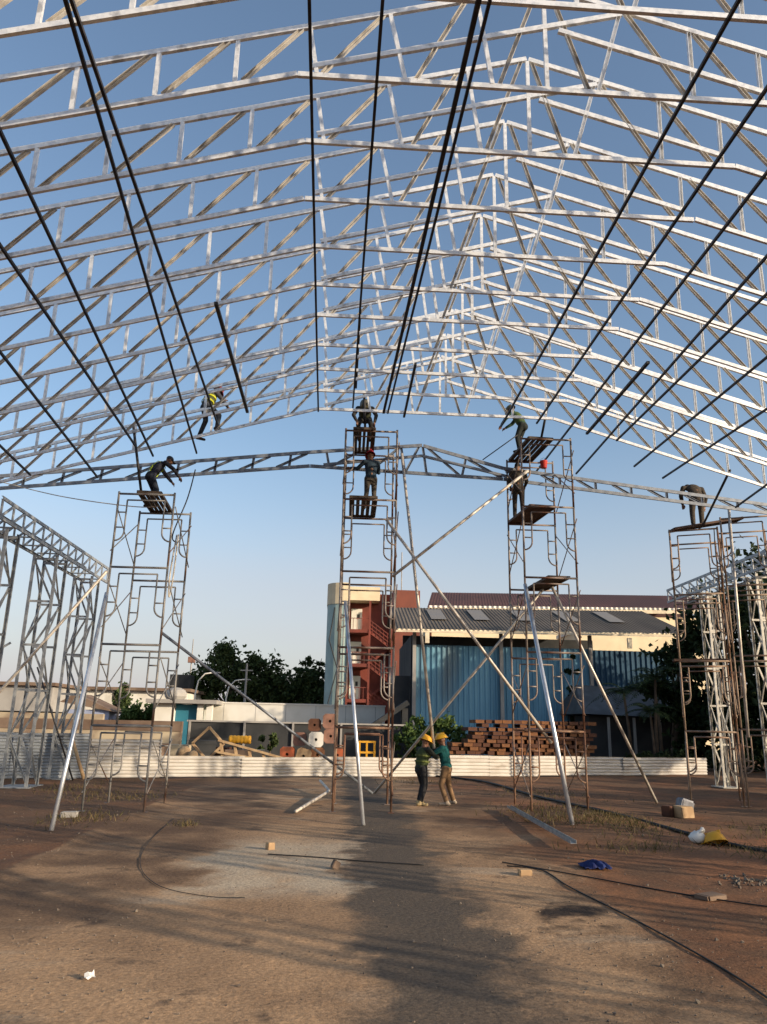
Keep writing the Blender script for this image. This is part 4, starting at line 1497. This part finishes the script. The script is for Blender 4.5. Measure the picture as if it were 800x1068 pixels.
def helmet(parent, mt, c=(0, 0, 0), s=1.0, q=None, smooth=True):
    m = MB()
    vs, fs = [], []
    n, k = 16, 6
    for i in range(k):
        t = (math.pi/2)*i/(k-.5)
        for j in range(n):
            a = 2*math.pi*j/n
            vs.append(V((math.cos(a)*math.cos(t)*.118, math.sin(a)*math.cos(t)*.142, math.sin(t)*.13))*s)
    for i in range(k-1):
        for j in range(n):
            b0, b1 = i*n+j, i*n+(j+1) % n
            fs.append((b0, b1, b1+n, b0+n))
    fs.append(tuple(range((k-1)*n, k*n)))
    brim = []
    for j in range(n):
        a = 2*math.pi*j/n
        e = .02 + (.05*max(0, math.sin(a))**2)
        brim.append(V((math.cos(a)*(.118+e), math.sin(a)*(.142+e), -.012))*s)
    o0 = len(vs)
    vs += brim + [p - V((0, 0, .008)) for p in brim]
    for j in range(n):
        jj = (j+1) % n
        fs.append((o0+j, o0+jj, jj, j))
        fs.append((o0+n+jj, o0+n+j, j, jj))
        fs.append((o0+jj, o0+j, o0+n+j, o0+n+jj))
    vs = [(q @ p if q else p) + V(c) for p in vs]
    m.add(vs, fs)
    m.bar((q or Quaternion()) @ (V((0, -.1, .105))*s)+V(c), (q or Quaternion()) @ (V((0, .1, .105))*s)+V(c), .02*s, .05*s)
    return m.build('helmet' if parent and parent.get('category') == 'person' else 'helmet_shell', mt, parent, smooth)


hq = Quaternion((1, 0, 0), R(-25)) @ Quaternion((0, 0, 1), R(40))
helmet(h, yellow_m, (0, 0, .05), 1.25, hq)
MB().tube([V((-.13, 0, .06)), V((-.02, -.16, .02)), V((.13, -.02, .06))], .008, 5).build('chin_strap', cable_m, h)
m = MB()
rb = random.Random(2)
m.ball((0, 0, .085), (.14, .11, .095), None, 12, 8)
m.v = [(x*rb.uniform(.82, 1.12), y*rb.uniform(.82, 1.12), max(0, z*rb.uniform(.85, 1.1))) for x, y, z in m.v]
m.tube([(.03, 0, .15), (.07, 0, .19), (.11, .02, .2)], [.05, .02, .045], 8)
tag(lay(m.build('plastic_bag', white_p, None, True), 5.9, 13.1), 'pale knotted plastic bag leaning on the yellow helmet', 'bag')
# cloth
r = random.Random(9)
vs, fs = [], []
for j in range(11):
    for i in range(15):
        x, y = (i/14-.5)*.36, (j/10-.5)*.34
        z = .045*(1+math.sin(i*1.3+j*.9))*(1-(abs(x)/.2)**3)*(1-(abs(y)/.19)**3) + r.uniform(0, .02) + .006
        vs.append((x+r.uniform(-.012, .012), y+r.uniform(-.012, .012), z))
for j in range(10):
    for i in range(14):
        a = j*15+i
        fs.append((a, a+1, a+16, a+15))
m = MB()
m.add(vs, fs)
o = m.build('blue_cloth', blue_c, None, True)
o.modifiers.new('thick', 'SOLIDIFY').thickness = .008
tag(lay(o, 3.46, 10.84, .005), 'crumpled dark blue cloth on the ground', 'cloth')


def chunk(name, label, cat, x, y, d, mt, rz=0, tilt=0):
    r = random.Random(int(x*91+y*7))
    bm = bmesh.new()
    bmesh.ops.create_cube(bm, size=1)
    bmesh.ops.bevel(bm, geom=list(bm.edges), offset=.08, segments=2, affect='EDGES')
    for v in bm.verts:
        v.co += V((r.uniform(-.03, .03), r.uniform(-.03, .03), r.uniform(-.03, .03)))
        v.co = V((v.co.x*d[0], v.co.y*d[1], v.co.z*d[2]))
    me = bpy.data.meshes.new(name)
    bm.to_mesh(me)
    bm.free()
    me.materials.append(mt)
    o = bpy.data.objects.new(name, me)
    col.objects.link(o)
    o.rotation_euler = (0, tilt, rz)
    lay(o, x, y, d[2]*.46)
    return tag(o, label, cat)


chunk('wood_block', 'small pale wood block at the end of the black corner cable', 'wood block', 2.40, 10.3, (.16, .09, .07), wood_l, .15)
chunk('wood_block', 'small pale wood chip on the light concrete patch', 'wood block', -.91, 12.1, (.11, .1, .1), wood_l, .5)
chunk('cardboard_box', 'brown cardboard box on the ground in front of the right scaffold', 'box', 7.35, 16.9, (.34, .3, .24), wood_l, .3)
chunk('cardboard_box', 'small dark brown box beside the brown cardboard box', 'box', 7.08, 17.0, (.22, .22, .22), wood_b, .6)
chunk('grey_bag', 'grey bag slumped on the ground behind the brown cardboard box', 'bag', 7.6, 17.4, (.3, .25, .34), mat('grey_plastic', (.2, .2, .22), .5, 0, (.13, .13, .14), 9), .2, .3)
m = MB()
rp = random.Random(12)
pv = [(x*.05+rp.uniform(-.012, .012), y*.045+rp.uniform(-.012, .012), max(0, rp.uniform(-.01, .035))) for y in (-1, -.3, .4, 1) for x in (-1, -.3, .4, 1)]
m.add(pv, [(j*4+i, j*4+i+1, j*4+i+5, j*4+i+4) for j in range(3) for i in range(3)])
o = m.build('paper_scrap', white_p)
o.modifiers.new('thick', 'SOLIDIFY').thickness = .002
o.rotation_euler = (R(28), 0, .4)
o.scale = (.65, .65, .65)
tag(lay(o, -1.68, 6.2, .025), 'white crumpled paper scrap in the left foreground', 'paper')
chunk('concrete_lump', 'dark lump on the pale concrete patch', 'lump', .04, 10.6, (.09, .08, .1), brown_w, .4, .5)
chunk('concrete_lump', 'flat dark lump on the bare earth at the right', 'lump', 4.2, 9.1, (.3, .2, .05), brown_w, .4)
r = random.Random(4)
m = MB()
for _ in range(110):
    x, y = 5.15+r.gauss(0, .22), 10.05+r.gauss(0, .16)
    k = r.uniform(.01, .03)
    m.box((x, y, hgt(x, y)+k*.3), (k*1.4, k, k*.7), Quaternion((r.random(), r.random(), r.random(), r.random())).normalized())
tag(m.build('rubble', stone_m), 'low scatter of pale rubble crumbs near the right edge', None, None, 'stuff')
chunk('stone', 'pale stone at the foot of the left scaffold', 'stone', -4.9, 15.5, (.28, .2, .1), grey_w, .1)

# loose stones and crumbs
r = random.Random(77)
m = MB()
for _ in range(3600):
    y = 4.5 + 20*r.random()**1.7
    x = r.uniform(-.62, .66)*y + .3
    if -3.7 < x < 1.5 and not (x < -1.7 and y < 8.5) and r.random() < .8:
        continue
    s = r.uniform(.004, .014)*(1 if r.random() < .95 else 2.0)
    q = Quaternion((r.random(), r.random(), r.random(), r.random())).normalized()
    c = V((x, y, hgt(x, y)+s*.3))
    pts = [V((1, 0, 0)), V((-1, 0, 0)), V((0, 1, 0)), V((0, -1, 0)), V((0, 0, 1)), V((0, 0, -1))]
    m.add([c + q @ (p*s*r.uniform(.6, 1.2)) for p in pts], [(0, 2, 4), (2, 1, 4), (1, 3, 4), (3, 0, 4), (2, 0, 5), (1, 2, 5), (3, 1, 5), (0, 3, 5)])
tag(m.build('gravel', stone_m), 'loose stones and crumbs of earth scattered over the yard', None, None, 'stuff')

# weeds and dry grass
m = MB()
for cx, cy, rx, ry, n in ((5.3, 15.2, .9, 1.9, 900), (4.3, 15.6, .7, 1.2, 260), (4.6, 17.6, 1.2, 1.5, 260), (6.4, 12.0, .5, 1.0, 160), (-4.6, 15.2, .7, 1.2, 220), (-5.2, 19.5, 1.2, 1.6, 300), (-6.8, 21.5, 1.0, 2.0, 200), (-2.6, 14.6, .25, .3, 60),
                          (5.6, 22, 1.4, 2.5, 260), (8.0, 14.5, 1.2, 1.5, 160), (4.6, 12.4, .9, .6, 140), (2.6, 26, 1.6, 1.5, 160), (6.5, 10.8, .4, .4, 50)):
    for _ in range(n):
        x, y = r.gauss(cx, rx*.5), r.gauss(cy, ry*.5)
        hh = r.uniform(.03, .13)
        a = r.uniform(0, 6.28)
        d = V((math.cos(a), math.sin(a), 0))
        p = V((x, y, hgt(x, y)))
        t = V((r.gauss(0, .06), r.gauss(0, .06), hh))
        m.quad(p-d*.008, p+d*.008, p+t*.6+d*.007, p+t)
tag(m.build('weeds', grass_m), 'sparse weeds and dry grass growing on the dirt', None, None, 'stuff')


# ------------------------------------------------------------------ people
def remesh(o, vox):
    md = o.modifiers.new('skin', 'REMESH')
    md.mode = 'VOXEL'
    md.voxel_size = vox
    md.use_smooth_shade = True
    sm = o.modifiers.new('smooth', 'SMOOTH')
    sm.factor = .5
    sm.iterations = 4
    return o


CL = {}


def cloth(c):
    if c not in CL:
        CL[c] = mat('cloth_%d' % len(CL), c, .9, 0, tuple(x*.65 for x in c), 9, bump=.3, bscale=25)
    return CL[c]


def person(label, loc, rz, J, shirt, trousers, shoes, hat=None, vest=None, harness=None, sleeve='long', cap=False, look=0.0, nod=0.0, hair=True):
    """J: joints in the person's own frame, +Y is forward, x is the person's right hand side"""
    D = dict(pelvis=(0, 0, .90), chest=(0, 0, 1.22), neck=(0, 0, 1.41), head=(0, .03, 1.55),
             shl=(-.18, 0, 1.36), ell=(-.23, .02, 1.1), wrl=(-.24, .1, .88), shr=(.18, 0, 1.36), elr=(.23, .02, 1.1), wrr=(.24, .1, .88),
             hil=(-.09, 0, .88), knl=(-.1, .03, .48), anl=(-.11, 0, .08), hir=(.09, 0, .88), knr=(.1, .03, .48), anr=(.11, 0, .08),
             tol=(0, 1, 0), tor=(0, 1, 0))
    D.update(J)
    D = {k: V(v) for k, v in D.items()}
    o = thing('person', label, 'person', loc, rz)
    tdir = (D['neck']-D['pelvis']).normalized()
    side = (D['shr']-D['shl']).normalized()
    hup = (D['head']-D['neck']).normalized()
    hf = hup.cross(side) * -1
    hf = side.cross(hup)*-1 if False else hup.cross(side)
    q = Matrix((side, hf.normalized(), side.cross(hf.normalized()))).transposed().to_quaternion()
    q = q @ Quaternion((0, 0, 1), look) @ Quaternion((1, 0, 0), nod)
    hc = D['head']
    m = MB()
    m.ball(hc + q @ V((0, 0, .015)), (.074, .092, .105), q, 14, 10)      # skull
    m.ball(hc + q @ V((0, .025, -.065)), (.055, .068, .06), q, 12, 8)     # jaw
    m.ball(hc + q @ V((0, .1, -.012)), (.014, .02, .026), q)              # nose
    m.ball(hc + q @ V((0, .088, -.055)), (.026, .012, .012), q)           # mouth
    m.ball(hc + q @ V((0, .08, .03)), (.05, .018, .012), q)               # brow
    for s in (-1, 1):
        m.ball(hc + q @ V((s*.076, -.005, -.005)), (.014, .024, .034), q)  # ears
    m.cap2(D['neck']-tdir*.05, hc + q @ V((0, -.01, -.07)), .056, .05)
    for s in 'lr':
        sh, el, wr = D['sh'+s], D['el'+s], D['wr'+s]
        m.cap2(sh, el, .05, .04)
        m.cap2(el, wr, .041, .028)
        fdv = (wr-el).normalized()
        sv = fdv.cross(V((0, 0, 1)))
        sv = sv.normalized() if sv.length > .1 else V((1, 0, 0))
        palm_n = sv.cross(fdv)
        if palm_n.z > 0:
            palm_n = -palm_n
        m.cap2(wr, wr+fdv*.075, .027, .036)
        for k, (off, ln) in enumerate(((-.03, .066), (-.01, .078), (.011, .072), (.031, .055))):
            b0 = wr+fdv*.085+sv*off
            b1 = b0+fdv*ln*.5+palm_n*.012
            b2 = b1+fdv*ln*.35+palm_n*ln*.45
            m.tube([b0, b1, b2], [.0105, .0095, .008], 7)
        t0 = wr+fdv*.03+sv*(.03 if s == 'l' else -.03)
        m.tube([t0, t0+fdv*.04+sv*(.022 if s == 'l' else -.022)+palm_n*.015, t0+fdv*.07+sv*(.018 if s == 'l' else -.018)+palm_n*.04], [.014, .012, .009], 7)
        m.cap2(D['hi'+s], D['kn'+s], .07, .05)
        m.cap2(D['kn'+s], D['an'+s], .05, .036)
    m.cap2(D['pelvis'], D['chest'], .11, .12)
    m.cap2(D['chest'], D['neck']-tdir*.06, .12, .06)
    m.cap2(D['shl'], D['shr'], .055, .055)
    m.cap2(D['hil'], D['hir'], .08, .08)
    remesh(m.build('body', skin_m, o), .011)
    # shirt
    m = MB()
    tq = Matrix((side, tdir.cross(side).normalized(), tdir)).transposed().to_quaternion()
    m.ball(D['chest'], (.178, .125, .2), tq, 14, 10)
    m.ball(D['chest'].lerp(D['pelvis'], .5), (.158, .118, .18), tq, 14, 10)
    m.ball(D['pelvis']+tdir*.02, (.165, .125, .12), tq, 14, 10)
    m.cap2(D['shl'], D['shr'], .066, .066)
    m.cap2(D['chest'], D['neck']-tdir*.06, .13, .068)
    for s in 'lr':
        sh, el, wr = D['sh'+s], D['el'+s], D['wr'+s]
        if sleeve == 'long':
            m.cap2(sh, el, .064, .054)
            m.cap2(el, el.lerp(wr, .93), .053, .042)
        else:
            m.cap2(sh, sh.lerp(el, .72), .066, .062)
    remesh(m.build('shirt', cloth(shirt), o), .016)
    m = MB()
    m.ball(D['pelvis']-tdir*.05, (.158, .122, .13), tq, 14, 10)
    for s in 'lr':
        m.cap2(D['hi'+s], D['kn'+s], .092, .066)
        m.cap2(D['kn'+s], D['kn'+s].lerp(D['an'+s], .93), .066, .055)
    remesh(m.build('trousers', cloth(trousers), o), .016)
    for s in 'lr':
        a = D['an'+s]
        d = D['to'+s].normalized()
        m = MB()
        m.cap2(a+V((0, 0, .02)), a-V((0, 0, .03)), .05, .05)
        m.cap2(a-V((0, 0, .035))-d*.04, a-V((0, 0, .045))+d*.15, .045, .036)
        remesh(m.build('shoe', cloth(shoes), o), .012)
    if vest:
        m = MB()
        m.ball(D['chest'], (.19, .138, .2), tq, 14, 10)
        m.ball(D['chest'].lerp(D['pelvis'], .55), (.172, .132, .17), tq, 14, 10)
        m.cap2(D['chest']+side*.11, D['neck']-tdir*.07+side*.09, .07, .045)
        m.cap2(D['chest']-side*.11, D['neck']-tdir*.07-side*.09, .07, .045)
        v = remesh(m.build('vest', cloth(vest), o), .015)
        if harness:
            fw = tdir.cross(side).normalized()
            for zz in (-.02, -.16):
                m = MB()
                for k in range(16):
                    a0, a1 = 2*math.pi*k/16, 2*math.pi*(k+1)/16
                    p0 = D['chest']+tdir*zz+side*math.cos(a0)*.195+fw*math.sin(a0)*.143
                    p1 = D['chest']+tdir*zz+side*math.cos(a1)*.195+fw*math.sin(a1)*.143
                    m.bar(p0, p1, .012, .04, tdir)
                m.build('reflective_band', cloth(harness), v)
    elif harness:
        m = MB()
        fw = tdir.cross(side).normalized()
        for sg in (-1, 1):
            for bk in (-1, 1):
                pts = [D['neck']-tdir*.07+side*sg*.12, D['chest']+tdir*.06+side*sg*.10+fw*bk*.132, D['chest']-tdir*.1-side*sg*.03+fw*bk*.138, D['pelvis']-side*sg*.13+fw*bk*.11]
                for p0, p1 in zip(pts, pts[1:]):
                    m.bar(p0, p1, .042, .014, fw)
        m.build('harness', cloth(harness), o)
    if hat:
        c = hc + q @ V((0, -.005, .045))
        hm = MATS.get('hat_%s' % (hat,)) or mat('hat_%s' % (hat,), hat, .4, 0, tuple(x*.85 for x in hat), 6)
        if cap:
            m = MB()
            m.ball(hc + q @ V((0, -.008, .045)), (.088, .106, .085), q, 14, 10)
            m.box(hc + q @ V((0, .125, .035)), (.13, .11, .014), q)
            remesh(m.build('cap', hm, o), .012)
        else:
            helmet(o, hm, c, 1.0, q)
    elif hair:
        m = MB()
        m.ball(hc + q @ V((0, -.014, .035)), (.084, .1, .1), q, 14, 10)
        remesh(m.build('hair', cloth((.012, .01, .009)), o), .014)
    return o


# two at the pole on the ground
P1 = dict(anl=(-.10, .02, .08), anr=(.14, -.12, .08), knl=(-.1, .12, .48), knr=(.12, .02, .47), pelvis=(0, 0, .88), chest=(0, .05, 1.2), neck=(0, .06, 1.38), head=(0, .12, 1.51),
          shl=(-.18, .06, 1.33), shr=(.18, .06, 1.33), ell=(-.2, .28, 1.17), wrl=(-.06, .44, 1.32), elr=(.2, .26, 1.14), wrr=(.04, .44, 1.16), tol=(-.2, 1, 0), tor=(.3, 1, 0))
gz = hgt(2.0, 18.95)
wa = person('person in a yellow helmet and dark green vest, left of the two holding the pole', (2.0, 18.9, gz), R(-62), P1,
       (.035, .04, .03), (.022, .022, .024), (.5, .38, .2), (.72, .36, .03), (.06, .08, .03), (.13, .15, .04))
P2 = dict(anl=(-.2, -.05, .08), anr=(.26, -.1, .08), knl=(-.14, .08, .48), knr=(.19, .0, .48), pelvis=(.0, 0, .90), chest=(0, .05, 1.22), neck=(0, .07, 1.41), head=(0, .11, 1.555),
          shl=(-.18, .06, 1.36), shr=(.18, .06, 1.36), ell=(-.22, .26, 1.2), wrl=(-.02, .40, 1.36), elr=(.24, .25, 1.2), wrr=(.06, .38, 1.22), tor=(.3, 1, 0))
wb = person('person in a teal shirt and yellow helmet, right of the two holding the pole', (2.62, 19.05, gz), R(70), P2,
       (.014, .11, .105), (.26, .155, .08), (.5, .4, .3), (.85, .45, .03), None, None, 'short')

# bent over on the left scaffold
P3 = dict(pelvis=(0, -.1, .86), chest=(0, .07, 1.13), neck=(0, .22, 1.27), head=(0, .33, 1.37), shl=(-.19, .17, 1.22), shr=(.19, .17, 1.22),
          ell=(-.27, .36, 1.04), wrl=(-.22, .52, .86), elr=(.26, .38, 1.06), wrr=(.2, .56, .9), hil=(-.09, -.12, .82), hir=(.09, -.12, .82),
          knl=(-.12, .06, .46), knr=(.12, .04, .46), anl=(-.12, -.1, .08), anr=(.13, -.04, .08))
person('person in dark clothes, dark cap and yellow harness bending on the left scaffold', (-4.6, 17.9, 6.655), R(-58), P3,
       (.03, .032, .045), (.02, .026, .04), (.03, .03, .03), (.02, .022, .03), None, (.5, .6, .03), 'long', True, 0, .25)

# the climber
P4 = dict(pelvis=(0, -.05, .76), chest=(.0, .05, 1.02), neck=(0, .14, 1.18), head=(0, .23, 1.27), shl=(-.18, .1, 1.13), shr=(.18, .1, 1.13),
          ell=(-.26, .34, 1.0), wrl=(-.18, .5, 1.12), elr=(.25, .3, .92), wrr=(.16, .46, .86), hil=(-.09, -.05, .74), hir=(.09, -.05, .74),
          knl=(-.16, .06, .43), knr=(.2, .22, .52), anl=(-.3, -.02, .0), anr=(.24, .16, .16), tol=(.2, 1, 0), tor=(.3, 1, 0))
zc = bot_z(-3.3) + .07
person('person in a dark red helmet and yellow vest climbing on the farthest raised truss', (-3.32, 17.05, zc), R(-50), P4,
       (.05, .05, .06), (.04, .045, .055), (.045, .03, .025), (.22, .03, .03), (.09, .1, .035), (.5, .5, .03))

# middle scaffold
P5 = dict(pelvis=(0, -.1, .70), chest=(0, .12, .84), neck=(0, .3, .88), head=(0, .42, .86), shl=(-.19, .24, .84), shr=(.19, .24, .84),
          ell=(-.3, .34, .6), wrl=(-.26, .42, .36), elr=(.3, .34, .6), wrr=(.22, .44, .4), hil=(-.1, -.1, .68), hir=(.1, -.1, .68),
          knl=(-.17, .12, .42), knr=(.17, .12, .42), anl=(-.14, -.06, .08), anr=(.14, -.06, .08))
person('person in dark work clothes stooping on top of the middle scaffold', (.42, 17.95, 8.585), R(178), P5,
       (.04, .038, .035), (.03, .03, .03), (.03, .025, .02), (.09, .08, .05), (.05, .055, .03))
P6 = dict(ell=(-.34, .16, 1.2), wrl=(-.5, .34, 1.26), elr=(.24, .14, 1.12), wrr=(.2, .3, 1.2), head=(-.02, .05, 1.56), anl=(-.16, 0, .08), anr=(.12, -.02, .08))
person('person in a red helmet and navy overalls standing inside the middle scaffold', (.62, 18.25, 6.885), R(10), P6,
       (.022, .04, .06), (.07, .06, .05), (.03, .025, .02), (.5, .03, .04))

# scaffold with the red bucket
P7 = dict(pelvis=(0, -.08, .84), chest=(0, .06, 1.1), neck=(0, .16, 1.25), head=(0, .24, 1.36), shl=(-.18, .12, 1.2), shr=(.18, .12, 1.2),
          ell=(-.28, .3, 1.02), wrl=(-.22, .46, .86), elr=(.26, .32, 1.04), wrr=(.18, .48, .92), hil=(-.09, -.08, .82), hir=(.09, -.08, .82), knl=(-.12, .05, .46), knr=(.12, .06, .46))
person('person in a dark green shirt bending on top of the scaffold with the red bucket', (4.50, 18.55, 8.635), R(58), P7,
       (.03, .06, .035), (.02, .024, .022), (.03, .03, .03), (.10, .08, .03), (.06, .09, .03), None)
person('person in brown clothes standing on the brown fourth level board', (4.45, 18.72, 6.925), R(-10), dict(head=(0, .06, 1.545), wrl=(-.2, .22, 1.0), wrr=(.2, .24, 1.02), elr=(.24, .05, 1.1)),
       (.05, .042, .03), (.045, .035, .028), (.05, .035, .025), None, None, None)

# right scaffold
P9 = dict(pelvis=(0, -.1, .86), chest=(0, .03, 1.15), neck=(0, .17, 1.29), head=(0, .3, 1.3), shl=(-.23, .1, 1.21), shr=(.23, .1, 1.21),
          ell=(-.3, .12, .95), wrl=(-.22, .22, .74), elr=(.32, .1, .93), wrr=(.29, .14, .68), hil=(-.1, -.05, .82), hir=(.1, -.05, .82), knl=(-.11, 0, .46), knr=(.12, 0, .46))
w9 = person('person in brown clothes stooping with their back turned on the right scaffold', (9.92, 20.35, 7.30), R(5), P9,
       (.055, .042, .03), (.075, .058, .042), (.03, .025, .02), None)

for o in col.objects:
    if o.get('category') == 'person':
        o.scale = (.94, .94, .91)
w9.scale = (1.2, 1.1, .97)
wa.scale = (1.12, 1.08, .93)
wb.scale = (1.1, 1.08, .94)

# bucket
b = thing('bucket', 'red plastic bucket hanging at the scaffold top right of the green shirted worker', 'bucket', (5.22, 19.0, 8.4))
b.scale = (.72, .72, .72)
red_p = mat('red_plastic', (.45, .04, .03), .45, 0, (.4, .035, .03), 4)
m = MB()
m.tube([(0, 0, 0), (0, 0, .02), (0, 0, .26), (0, 0, .28)], [.10, .11, .14, .15], 16)
m.build('pail', red_p, b, True)
MB().tube([(-.14, 0, .25), (-.09, 0, .36), (0, 0, .41), (.09, 0, .36), (.14, 0, .25)], .006, 6).build('handle', cable_m, b)
